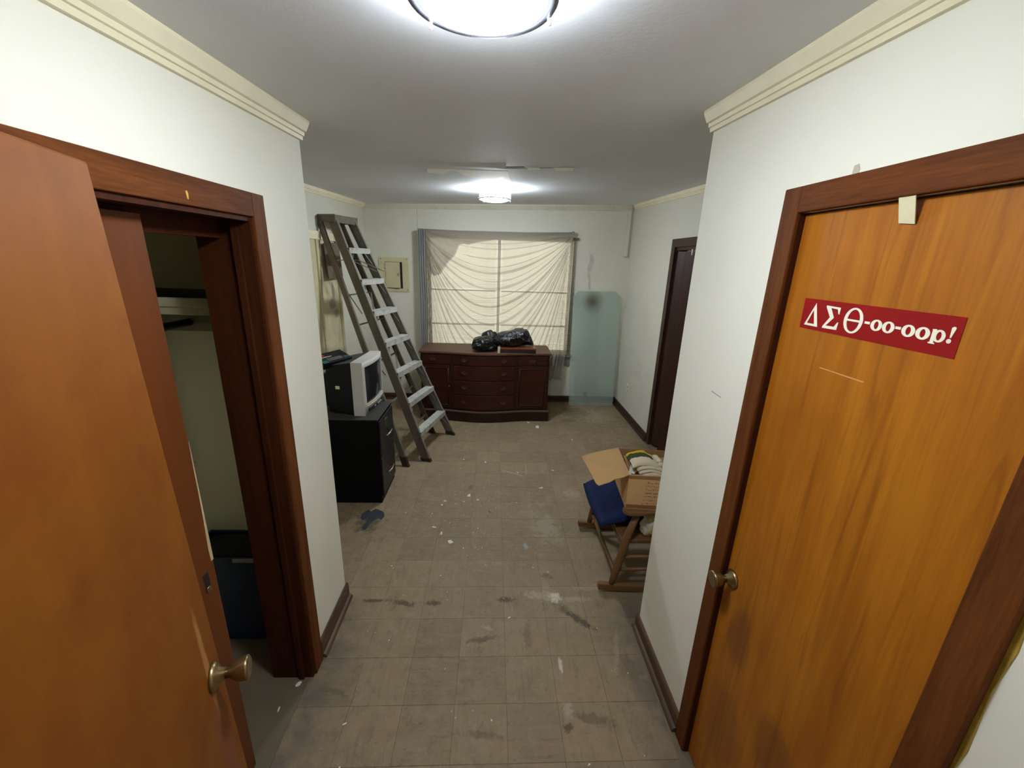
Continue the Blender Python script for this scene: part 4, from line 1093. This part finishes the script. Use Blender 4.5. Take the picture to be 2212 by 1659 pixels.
obj('plinth_bead', pl(MB(), plan(DXL - .026, DXR + .026, .028, DB), .115, .138), M['mahog_top'], dres, bevel=.008)
def front_piece(name, x0, x1, z0, z1, mat, parent, th=.010, out=0.010):
    n = 14
    a = [(x0 + (x1 - x0) * i / n) for i in range(n + 1)]
    poly = [(x, dfront(x, out)) for x in a] + [(x, dfront(x, -.004)) for x in reversed(a)]
    return obj(name, pl(MB(), poly, z0, z1), mat, parent, bevel=.004)
def pull_(parent, x, z):
    y = dfront(x, .010)
    pts = [(x + .034 * math.cos(2 * PI * k / 20) * (1 + .12 * math.cos(8 * PI * k / 20)), y, z + .02 * math.sin(2 * PI * k / 20)) for k in range(20)]
    bpz = obj('pull_plate', MB().prism(pts, (0, -.002, 0)), M['old_brass'], parent)
    b2 = MB().tube([(x - .025, y - .002, z + .002), (x - .026, y - .012, z), (x - .016, y - .016, z - .012), (x, y - .017, z - .015), (x + .016, y - .016, z - .012), (x + .026, y - .012, z), (x + .025, y - .002, z + .002)], .003, 6)
    b2.lathe([(0, 0), (.005, 0), (.005, .008), (0, .01)], (x - .025, y - .002, z + .002), (0, -1, 0), 8); b2.lathe([(0, 0), (.005, 0), (.005, .008), (0, .01)], (x + .025, y - .002, z + .002), (0, -1, 0), 8)
    bp_ = obj('bail_handle', b2, M['old_brass'], parent)
for (z0, z1) in ((.700, .812), (.520, .690), (.343, .510), (.160, .333)):
    dw = front_piece('drawer', -.462, .262, z0, z1, M['mahog_front'], dres)
    for x in (-.33, .13): pull_(dw, x, (z0 + z1) / 2 + .004)
for (x0, x1, px_) in ((-.825, -.492, -.70), (.292, .655, .47)):
    dw = front_piece('drawer', x0, x1, .700, .812, M['mahog_front'], dres); pull_(dw, px_, .757)
    dw = front_piece('cabinet_door', x0, x1, .165, .688, M['mahog_front'], dres, out=.008)
    bd = MB(); n = 10
    for zc in (.655, .20):
        bd.tube([(x0 + .03 + (x1 - x0 - .06) * i / n, dfront(x0 + .03 + (x1 - x0 - .06) * i / n, .009), zc) for i in range(n + 1)], .006, 6)
    for xx in (x0 + .03, x1 - .03):
        bd.tube([(xx, dfront(xx, .009), .20), (xx, dfront(xx, .009), .655)], .006, 6)
    obj('bead', bd, M['mahog'], dw)
obj('key_plate', MB().lathe([(0, 0), (.012, 0), (.010, .003), (0, .004)], (-.515, dfront(-.515, .009), .43), (0, -1, 0), 12), M['brass'], dres)
obj('pilaster', MB().box((-.486, dfront(-.478, .006), .14), (-.466, dfront(-.478, -.01), .82)), M['mahog'], dres)
obj('pilaster', MB().box((.266, dfront(.277, .006), .14), (.287, dfront(.277, -.01), .82)), M['mahog'], dres)

# things on the dresser
ZD = .8525
bk_ = thing('flat_case', 'flat reddish brown case lying on the dresser under the black bag', 'case', (.29, 4.86, ZD))
obj('case_body', MB().box((.085, 4.712, ZD), (.50, 5.02, ZD + .040)), plain('dark_case_side', S(34, 18, 16), .5), bk_, bevel=.003)
obj('case_lid', MB().box((.083, 4.71, ZD + .040), (.502, 5.022, ZD + .058)), wood('red_brown_case_lid', S(112, 52, 34), S(140, 70, 46), 'x', 1, .35), bk_, bevel=.003)
t = NT('black_bin_liner'); P = t.pos()
nb = t.noise(P, 30.0, 3.0, .55, 1.8)
t.principled((.006, .006, .007), .24, 0, t.bump(nb, .8, .008), .55); M['bag'] = t.m
def crumple(center, rad, seed, sub=5, flat=None, amp=.25, shape=None):
    bm = bmesh.new(); bmesh.ops.create_icosphere(bm, subdivisions=sub, radius=1.0)
    mb = MB(); c = Vector(center)
    for v in bm.verts:
        p = v.co.copy()
        q = Vector((p.x * 1.25 + seed, p.y * 1.25, p.z * 1.25))
        r = 1 + amp * (1 - 2 * abs(mnoise.noise(q))) * .8 + amp * .5 * mnoise.noise(q * 2.7) + amp * .28 * (1 - 2 * abs(mnoise.noise(q * 5.1)))
        p = Vector((p.x * rad[0], p.y * rad[1], p.z * rad[2])) * r
        if shape: p = shape(p)
        p = c + p
        if flat is not None and p.z < flat: p.z = flat + (p.z - flat) * .02
        v.co = p
    bm.verts.index_update()
    mb.add([v.co.copy() for v in bm.verts], [tuple(v.index for v in f.verts) for f in bm.faces], True)
    bm.free(); return mb
bag = thing('bin_bag', 'crumpled shiny black plastic bag lying on the dresser', 'bag', (.12, 4.86, ZD))
def pillow(prof, depth, base, seed, nu=70, nv=44, amp=.17):
    # closed bag: prof = (x, y centre, top height) stations, draped cross-sections with diagonal creases
    mb = MB(); xs0, xs1 = prof[0][0], prof[-1][0]
    def at(x):
        for (a, b) in zip(prof[:-1], prof[1:]):
            if x <= b[0]:
                t = (x - a[0]) / (b[0] - a[0]); t = t * t * (3 - 2 * t)
                return a[1] + (b[1] - a[1]) * t, a[2] + (b[2] - a[2]) * t
        return prof[-1][1], prof[-1][2]
    vs = []
    for i in range(nu + 1):
        u = i / nu; x = xs0 + (xs1 - xs0) * u
        yc, hh = at(x); e = min(1.0, (4 * u * (1 - u))) ** .28
        for k in range(nv):
            a = 2 * PI * k / nv; c, s_ = math.cos(a), math.sin(a)
            sx = math.copysign(abs(c) ** .75, c); sz = math.copysign(abs(s_) ** .8, s_)
            q = Vector((x * 6 + seed, sx * 1.5 + x * 3, sz * 1.3))
            r = 1 + amp * (1 - 2.4 * abs(mnoise.noise(q))) + amp * .6 * (1 - 2.6 * abs(mnoise.noise(q * 2.3 + Vector((7, 1, 3))))) + amp * .3 * (1 - 2.6 * abs(mnoise.noise(q * 4.9)))
            zc = base + hh * .5
            vs.append((x + .012 * mnoise.noise(q * 1.3), yc + depth * sx * e * r, max(base, zc + hh * .5 * sz * (.25 + .75 * e) * (r if s_ > 0 else 1))))
    fs = [(i * nv + k, i * nv + (k + 1) % nv, (i + 1) * nv + (k + 1) % nv, (i + 1) * nv + k) for i in range(nu) for k in range(nv)]
    fs += [tuple(range(nv - 1, -1, -1)), tuple(nu * nv + k for k in range(nv))]
    return mb.add(vs, fs, True)
obj('bag_body', pillow([(-.03, 4.88, .09), (.06, 4.88, .135), (.20, 4.88, .165), (.33, 4.89, .185), (.405, 4.89, .19), (.44, 4.87, .13), (.475, 4.84, .05)], .15, ZD + .060, 2.2), M['bag'], bag, fix=False)
obj('bag_neck', pillow([(-.245, 4.80, .11), (-.225, 4.80, .145), (-.14, 4.82, .155), (-.05, 4.84, .16), (.03, 4.85, .13), (.062, 4.85, .08)], .125, ZD + .001, 8.4), M['bag'], bag, fix=False)
obj('bag_fold', pillow([(-.16, 4.93, .13), (-.13, 4.94, .185), (-.05, 4.95, .20), (.04, 4.95, .19), (.072, 4.95, .15)], .07, ZD + .001, 15.1, 40, 30), M['bag'], bag, fix=False)
o = obj('white_card', MB().hexa([(.052, 4.690, ZD), (.082, 4.688, ZD), (.082, 4.70, ZD), (.052, 4.702, ZD), (.055, 4.698, ZD + .075), (.084, 4.698, ZD + .072), (.084, 4.702, ZD + .072), (.055, 4.702, ZD + .075)]), plain('off_white_card', S(172, 166, 150), .7))
tag(o, 'narrow off-white card standing at the dresser front beside the bag', 'card')

# ------------------------------------------------------------------ glass sheet leaning on the back wall
def sheet_glass():
    t = NT('dusty_green_glass'); P = t.pos()
    tr = t.node('ShaderNodeBsdfTransparent'); tr.inputs[0].default_value = c4(S(240, 248, 244))
    df = t.node('ShaderNodeBsdfDiffuse')
    col = t.mix(t.ramp(t.noise(P, 4.0, 4.0), .35, .7), S(200, 212, 206), S(216, 226, 220))
    br = t.spot(P, 1.30, 1.40, .13, .14, plane='xz', nz=7.0, wob=.2, edge=(.2, 1.2))
    col = t.mix(t.math('MULTIPLY', br, .85), col, S(96, 82, 44))
    t.link(col, df.inputs[0])
    gl = t.node('ShaderNodeBsdfGlossy'); gl.inputs['Roughness'].default_value = .12
    m1 = t.node('ShaderNodeMixShader')
    t.link(t.math('ADD', t.math('MULTIPLY', br, .2), .29), m1.inputs[0])
    t.link(tr.outputs[0], m1.inputs[1]); t.link(df.outputs[0], m1.inputs[2])
    m2 = t.node('ShaderNodeMixShader'); m2.inputs[0].default_value = .05
    t.link(m1.outputs[0], m2.inputs[1]); t.link(gl.outputs[0], m2.inputs[2]); t.link(m2.outputs[0], t.out.inputs[0])
    return t.m
Mg = frame((0, 5.315, .002), (1, 0, 0), (0, .148 / 1.54, 1))
gp = [(1.055, 0, 0), (1.665, 0, 0), (1.66, 0, 1.475), (1.585, 0, 1.545), (1.095, 0, 1.54), (1.035, 0, 1.475)]
gsh = thing('glass_sheet', 'dusty greenish glass tabletop with clipped corners leaning on the back wall', 'glass', (1.36, 5.315, 0))
obj('pane', MB(Mg).prism(gp, (0, -.009, 0)), sheet_glass(), gsh)
sm = MB(Mg)
for (cx, cz, rx, rz) in ((1.275, .155, .035, .045), (1.285, .09, .012, .05), (1.28, .03, .01, .015)):
    sm.prism([(cx + rx * math.cos(2 * PI * k / 16) * (1 + .25 * mnoise.noise(Vector((k * .9, cx * 5, cz)))), -.0092, cz + rz * math.sin(2 * PI * k / 16)) for k in range(16)], (0, -.0006, 0))
o = obj('plaster_smear', sm, sheer_mat('thin_white_smear', S(176, 178, 170), .45, .2), gsh); o['label'] = 'white smear near the bottom of the glass'

# ------------------------------------------------------------------ rocking chair
M['rock'] = wood('worn_brown_chair_wood', S(100, 70, 42), S(132, 96, 60), 'x', 1.2, .45, .32, .68, .7, .3)
M['rock_v'] = wood('worn_brown_chair_wood_upright', S(98, 66, 40), S(128, 90, 56), 'z', 1.2, .45, .32, .68, .7, .3)
rc = thing('rocking_chair', 'brown wooden rocking chair half hidden behind the right hall wall', 'chair', (1.0, 2.3, 0))
NY, FY = 1.995, 2.60
def rz(x): return .022 + .11 * ((x - 1.02) ** 2) / .36 * .55
for y in (NY, FY):
    pts = [(.655 + i * .05, y) for i in range(18)]
    mb = MB(); L = []
    for (x, yy_) in pts:
        z = rz(x) - .022; L.append([Vector((x, yy_ - .017, z)), Vector((x, yy_ + .017, z)), Vector((x, yy_ + .015, z + .042)), Vector((x, yy_ - .015, z + .042))])
    vs = [p for q in L for p in q]; m_ = len(L)
    fs = [(i * 4 + a, i * 4 + (a + 1) % 4, (i + 1) * 4 + (a + 1) % 4, (i + 1) * 4 + a) for i in range(m_ - 1) for a in range(4)] + [(3, 2, 1, 0), tuple((m_ - 1) * 4 + a for a in range(4))]
    mb.add(vs, fs); obj('rocker', mb, M['rock'], rc, bevel=.004)
    top = (.84, y, .545) if y == NY else (.82, y, .545)
    obj('leg', MB().tube([(.735, y, rz(.735) + .018), (.748, y, .12), (.775, y, .26), (.80, y, .40), top], [.016, .021, .024, .023, .017], 14), M['rock_v'], rc)
    obj('leg', MB().tube([(1.20, y, rz(1.20) + .018), (1.17, y, .12), (1.13, y, .25), (1.11, y, .35)], [.015, .02, .022, .018], 14), M['rock_v'], rc)
    # arm with a rounded tip
    a0 = .748; outline = []
    for k in range(9):
        a = PI / 2 + PI * k / 8
        outline.append((a0 + .045 + .045 * math.cos(a), y - .005 + .040 * math.sin(a)))
    outline = outline + [(1.05, y - .035), (1.36, y - .03), (1.36, y + .02), (1.05, y + .028)]
    obj('armrest', MB().prism([(x, yy_, .547) for x, yy_ in outline], (0, 0, .026)), M['rock'], rc, bevel=.006)
    obj('side_stretcher', MB().tube([(.76, y, .155), (1.165, y, .165)], .011, 10), M['rock'], rc)
    obj('side_stretcher', MB().tube([(.775, y, .245), (1.14, y, .25)], .010, 10), M['rock'], rc)
    obj('back_post', MB().tube([(1.16, y, .36), (1.27, y, .60), (1.40, y, .98)], [.018, .02, .016], 12), M['rock_v'], rc)
obj('front_stretcher', MB().tube([(.752, NY, .125), (.752, FY, .125)], [.012, .012], 12), M['rock'], rc)
obj('front_stretcher', MB().tube([(.785, NY, .30), (.785, FY, .30)], [.011, .011], 12), M['rock'], rc)
obj('rear_stretcher', MB().tube([(1.16, NY, .17), (1.16, FY, .17)], .011, 12), M['rock'], rc)
obj('seat', MB().box((.765, NY - .0, .335), (1.19, FY, .362)), M['rock'], rc, bevel=.01)
for z in (.62, .78, .94):
    xx = 1.16 + .24 * (z - .36) / .62
    obj('back_slat', MB().box((xx - .008, NY + .012, z), (xx + .008, FY - .012, z + .07)), M['rock'], rc, bevel=.004)

# blue cushion on the seat, its front edge drooping
M['navy'] = plain('navy_blue_cloth', S(30, 42, 80), .85, 0, .2, 30, .15, .3, 120)
def cush(u, v, top):
    x = .655 + .46 * u; y = 2.075 + .49 * v
    e = (math.sin(PI * min(1, max(0, u))) ** .35) * (math.sin(PI * min(1, max(0, v))) ** .35)
    n_ = .012 * mnoise.noise(Vector((x * 9, y * 9, 2 if top else 5)))
    droop = -.045 * max(0, 1 - u / .35) ** 1.4
    mid = .437 + droop
    return Vector((x - .012 * math.sin(PI * v), y, mid + (.070 * e + n_ * e if top else -.066 * e)))
cu = MB()
cu.grid(26, 26, lambda u, v: cush(u, v, True)); cu.grid(26, 26, lambda u, v: cush(u, v, False))
o = obj('seat_cushion', cu, M['navy']); tag(o, 'navy blue cushion drooping over the rocking chair seat', 'cushion')
# yellow plastic bag below the arm
t = NT('pale_yellow_plastic'); P = t.pos()
col = t.mix(t.ramp(t.noise(P, 14.0, 3.0, .6), .42, .58), S(210, 204, 110), S(206, 200, 188))
t.principled(col, .3, 0, t.bump(t.noise(P, 40.0, 4.0), .6, .006), .5); M['yel'] = t.m
o = obj('plastic_bag', crumple((.985, 2.035, .440), (.085, .04, .075), 4.4, 4, None, .28, lambda p: Vector((p.x + .10 * p.z, p.y, p.z - .10 * abs(p.x)))), M['yel'], fix=False)
tag(o, 'crumpled pale yellow plastic bag tucked under the chair arm', 'bag')

# ------------------------------------------------------------------ open carton on the chair arms
M['card'] = plain('brown_cardboard', S(206, 164, 114), .8, 0, .06, 12, .2)
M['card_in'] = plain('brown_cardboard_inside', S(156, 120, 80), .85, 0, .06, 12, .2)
M['card_lite'] = plain('tan_cardboard_flap', S(178, 142, 96), .8, 0, .05, 12, .2)
Mc = frame((.760, 1.990, .5745), (.990, -.095, 0))
BW, BL, BH = .325, .335, .212
box_ = thing('cardboard_box', 'open brown cardboard box resting on the rocking chair arms', 'box', (.92, 2.15, .5745))
tk = .004
obj('near_side', MB(Mc).box((0, 0, 0), (BW, tk, BH)), M['card'], box_)
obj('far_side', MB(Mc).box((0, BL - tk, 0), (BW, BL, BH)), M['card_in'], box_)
obj('left_side', MB(Mc).box((0, tk, 0), (tk, BL - tk, BH)), M['card'], box_)
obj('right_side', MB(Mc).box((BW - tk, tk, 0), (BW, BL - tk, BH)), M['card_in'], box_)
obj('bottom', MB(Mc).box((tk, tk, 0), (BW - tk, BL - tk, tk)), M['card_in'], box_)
def fpt(x, y, z): return Vector((x, y, z))
zt_ = .5745 + BH
flap = MB()
ring_ = [(.757, 1.994), (.735, 2.02 + .0), (.70, 1.975), (.66, 1.955), (.62, 1.930), (.590, 1.905), (.572, 1.925), (.558, 2.08), (.552, 2.245), (.64, 2.275), (.725, 2.30), (.79, 2.318)]
fl_ = [(Mc @ Vector((0, 0, BH))).xy.to_tuple()] + [(.715, 1.966), (.67, 1.955), (.635, 1.930), (.600, 1.918), (.572, 1.905), (.562, 1.93), (.556, 2.08), (.548, 2.245), (.64, 2.285)] + [(Mc @ Vector((0, BL, BH))).xy.to_tuple()]
flap.prism([(x, y, zt_ - .002 - .10 * (.77 - x)) for x, y in fl_], (0, 0, .004))
o = obj('left_flap', flap, M['card_lite'], box_); o['label'] = 'wide tan flap folded outward with a torn edge'
rf_ = MB(Mc).hexa([(BW, .03, BH), (BW, BL - .01, BH), (BW + .003, BL - .01, BH), (BW + .003, .03, BH), (BW + .03, .05, BH + .16), (BW + .03, BL - .03, BH + .16), (BW + .033, BL - .03, BH + .16), (BW + .033, .05, BH + .16)])
obj('right_flap', rf_, M['card_in'], box_)
inn = MB(Mc).hexa([(.03, .02, BH - .05), (BW - .01, .02, BH - .05), (BW - .01, .30, BH - .035), (.03, .30, BH - .035), (.03, .02, BH - .046), (BW - .01, .02, BH - .046), (BW - .01, .30, BH - .031), (.03, .30, BH - .031)])
obj('inner_flap', inn, M['card_in'], box_)
obj('inner_flap', MB(Mc).hexa([(.030, .05, BH - .05), (.034, .05, BH - .05), (.034, .24, BH - .05), (.030, .24, BH - .05), (.06, .06, BH + .02), (.064, .06, BH + .02), (.064, .22, BH + .025), (.06, .22, BH + .025)]), M['card_in'], box_)
# worn print on the near side: rows of broken strokes
pr = MB(Mc); rr = random.Random(5)
for r_ in range(7):
    z = BH - .045 - r_ * .0215; x = .100 - .003 * r_ + rr.uniform(0, .008)
    while x < .185:
        wdt = rr.uniform(.002, .006)
        for q_ in range(rr.randint(1, 3)):
            zq = z + rr.uniform(-.004, .004)
            pr.box((x, -.0005, zq - rr.uniform(.0008, .002)), (x + wdt, -.0001, zq + rr.uniform(.0008, .0035)))
        x += wdt + rr.uniform(.0015, .007)
obj('worn_print', pr, plain('faded_brown_ink', S(116, 86, 56), .8), box_)
obj('tape_band', MB(Mc).box((.0, -.0006, BH - .025), (BW, -.0001, BH - .003)), plain('tan_paper_tape', S(142, 106, 66), .6), box_)
obj('tape_band', MB(Mc).box((.0, -.0006, .004), (BW, -.0001, .028)), plain('tan_paper_tape_low', S(132, 96, 58), .6), box_)
for k, (x, y, a, ln) in enumerate(((.018, .06, .9, .10), (.032, .045, 1.05, .09))):
    c_, s_ = math.cos(a), math.sin(a)
    p = Mc @ Vector((x, y, BH - .03))
    o = obj('paper_strip', MB(Mc).bar((x, y, BH - .028 + .012 * k), (x + ln * .35, y + ln, BH - .012 + .012 * k), .016, .0015), plain('white_paper', S(206, 200, 186), .7), box_)
# folded towel on the box
def towel_mat():
    t = NT('cream_printed_towel'); P = t.pos()
    loc = t.vmath('SUBTRACT', P, (.868, 2.09, 0)).outputs[0]
    m = t.mapping(loc, rot=(0, 0, .12)); sep = t.node('ShaderNodeSeparateXYZ'); t.link(m, sep.inputs[0])
    nz = t.noise(P, 60.0, 3.0); y = t.math('ADD', sep.outputs[1], t.math('MULTIPLY', t.math('SUBTRACT', nz, .5), .018))
    inx = t.math('MULTIPLY', t.ramp(sep.outputs[0], -.105, -.10), t.ramp(sep.outputs[0], .052, .048))
    grn = t.math('MULTIPLY', t.math('MULTIPLY', t.ramp(y, -.022, -.018), t.ramp(y, .052, .048)), inx)
    yel = t.math('MULTIPLY', t.math('MULTIPLY', t.ramp(y, .028, .032), t.ramp(y, .056, .052)), inx)
    col = t.mix(grn, S(206, 192, 168), S(64, 72, 48)); col = t.mix(yel, col, S(206, 164, 40))
    t.principled(col, .95, 0, t.bump(t.noise(P, 300.0, 2.0), .5, .002), .05); return t.m
M['towel'] = towel_mat(); M['towel_plain'] = plain('cream_terry', S(204, 192, 170), .95, 0, .06, 30, .05, .5, 300)
tw = thing('folded_towel', 'folded cream towel with a yellow and green band on the open box', 'towel', (.87, 2.09, .745))
def fold_layer(x0, x1, y0, y1, z, th, seed, sag=.02):
    """one fold of cloth: slab with a rounded front edge, gently arched"""
    def zz(x, y):
        u = (x - x0) / (x1 - x0); v = (y - y0) / (y1 - y0)
        return z - sag * (2 * u - .9) ** 2 - .5 * sag * max(0, .35 - v) * 3 + .004 * mnoise.noise(Vector((x * 20, y * 20, seed)))
    mb = MB(); n = 22; prof = []
    for j in range(9):
        a = PI / 2 + PI * j / 8; prof.append((y0 + th / 2 + th / 2 * math.cos(a), th / 2 * math.sin(a)))
    for j in range(1, 8): prof.append((y0 + (y1 - y0) * j / 8, -th / 2))
    for j in range(9):
        a = -PI / 2 + PI * j / 8; prof.append((y1 - th / 2 + th / 2 * math.cos(a), th / 2 * math.sin(a)))
    for j in range(1, 8): prof.append((y1 - (y1 - y0) * j / 8, th / 2))
    k = len(prof); vs = []
    for i in range(n + 1):
        x = x0 + (x1 - x0) * i / n
        for (y, dz) in prof: 
            f = min(1, .35 + min(i, n - i) * .33)
            vs.append((x + .012 * mnoise.noise(Vector((y * 14, seed, i * .2))), y, zz(x, y) + dz * f))
    fs = [(i * k + j, i * k + (j + 1) % k, (i + 1) * k + (j + 1) % k, (i + 1) * k + j) for i in range(n) for j in range(k)]
    fs += [tuple(range(k)), tuple(range((n + 1) * k - 1, n * k - 1, -1))]
    return mb.add(vs, fs, True)
Mw = None
obj('towel_fold', fold_layer(.835, .965, 1.998, 2.12, .790, .014, 1), M['towel_plain'], tw, fix=False)
obj('towel_fold', fold_layer(.825, .962, 2.005, 2.13, .806, .014, 2), M['towel_plain'], tw, fix=False)
obj('towel_fold', fold_layer(.81, .955, 2.012, 2.14, .824, .015, 3), M['towel_plain'], tw, fix=False)
obj('towel_top', fold_layer(.785, .945, 2.022, 2.155, .846, .022, 4, .03), M['towel'], tw, fix=False)
obj('towel_end', fold_layer(.935, .975, 2.04, 2.15, .822, .03, 6, .01), M['towel_plain'], tw, fix=False)

# ------------------------------------------------------------------ paint flakes and the torn tile patch on the floor
ms = [(-.976, 2.762), (-.955, 2.80), (-.937, 2.82), (-.915, 2.80), (-.89, 2.835), (-.843, 2.811), (-.815, 2.79), (-.798, 2.735), (-.811, 2.689), (-.835, 2.715), (-.862, 2.689), (-.872, 2.66), (-.884, 2.636), (-.885, 2.60), (-.897, 2.57), (-.915, 2.58), (-.927, 2.601), (-.92, 2.64), (-.91, 2.671), (-.93, 2.70), (-.955, 2.69), (-.97, 2.72)]
o = obj('mastic_patch', MB().prism([(x, y, .0002) for x, y in ms], (0, 0, .0009)), plain('blue_black_mastic', S(40, 44, 50), .7, 0, .4, 40), floor); o['label'] = 'ragged black mastic patch where a tile tore'
M['flake'] = plain('white_paint_flake', S(222, 220, 212), .75, 0, .05, 40)
rf2 = random.Random(11)
def flake(mb, x, y, r, e=1.0, th=.002):
    n = rf2.randint(5, 9); a0 = rf2.uniform(0, 6.28); st = rf2.uniform(.5, 1.0)
    ca, sa = math.cos(a0), math.sin(a0); pts = []
    for k in range(n):
        a = 2 * PI * k / n + rf2.uniform(-.25, .25); q = r * rf2.uniform(.35, 1.05)
        u, v = q * math.cos(a) * e, q * math.sin(a) * st
        pts.append((x + u * ca - v * sa, y + u * sa + v * ca, .0004 + rf2.uniform(0, .0012)))
    mb.prism(pts, (0, 0, th)); return mb
big = [(-.268, 2.443, .026), (-.174, 3.026, .038), (-.212, 2.938, .016), (-.053, 3.624, .02), (-.269, 3.674, .014), (.437, 3.156, .022), (.116, 1.802, .012), (-.40, 2.603, .03), (-.343, 2.533, .02), (-.098, 2.965, .014), (.545, 4.525, .06), (.451, 4.659, .03), (.894, 4.174, .018), (.586, 3.47, .016), (-.592, 1.272, .011), (-.86, 1.448, .018), (-.894, 1.337, .013), (-.365, 2.947, .02), (-.382, 2.895, .018), (.25, 3.43, .016)]
special = {(.545, 4.525): 'largest white paint flake, on the floor before the right end of the dresser', (.451, 4.659): 'white paint flake right against the dresser foot', (-.268, 2.443): 'large white flake nearest the viewer among the flecks in mid floor',
    (.437, 3.156): 'oval white flake alone on the floor left of the rocking chair', (.116, 1.802): 'single white flake on the hall floor between the two baseboards', (-.86, 1.448): 'cream flake just outside the closet casing foot', (-.894, 1.337): 'white flake on the closet floor by the entrance door',
    (-.592, 1.272): 'white flake on the hall floor beside the closet threshold', (.894, 4.174): 'white flake on the floor near the folding door casing', (-.053, 3.624): 'white flake on the floor straight below the back ceiling lamp', (-.269, 3.674): 'small white flake on the floor to the right of the ladder foot'}
for (x, y, r) in big:
    o = obj('paint_flake', flake(MB(), x, y, r * .85, 1.3), M['flake'])
    tag(o, special.get((x, y), 'small white flake of fallen paint among the cluster in mid floor'), 'paint flake', 'fallen paint flakes on the floor')
sp = MB()
for k in range(190):
    if k < 120: x, y = rf2.gauss(-.2, .22), rf2.gauss(2.85, .3)
    elif k < 160: x, y = rf2.uniform(-.7, .7), rf2.uniform(1.1, 2.4)
    else: x, y = rf2.uniform(-.3, 1.5), rf2.uniform(3.0, 5.0)
    if abs(x) > .72 and y < 2: continue
    if y > 4.55 and x < .8: continue
    if x > .6 and 1.9 < y < 2.7: continue
    flake(sp, x, y, rf2.choice((.002, .003, .003, .004, .006)), 1.2, .001)
o = obj('paint_flecks', sp, M['flake'], loc=(0, 2.8, 0)); tag(o, 'scattered tiny white paint flecks on the floor', 'paint flecks', kind='stuff')
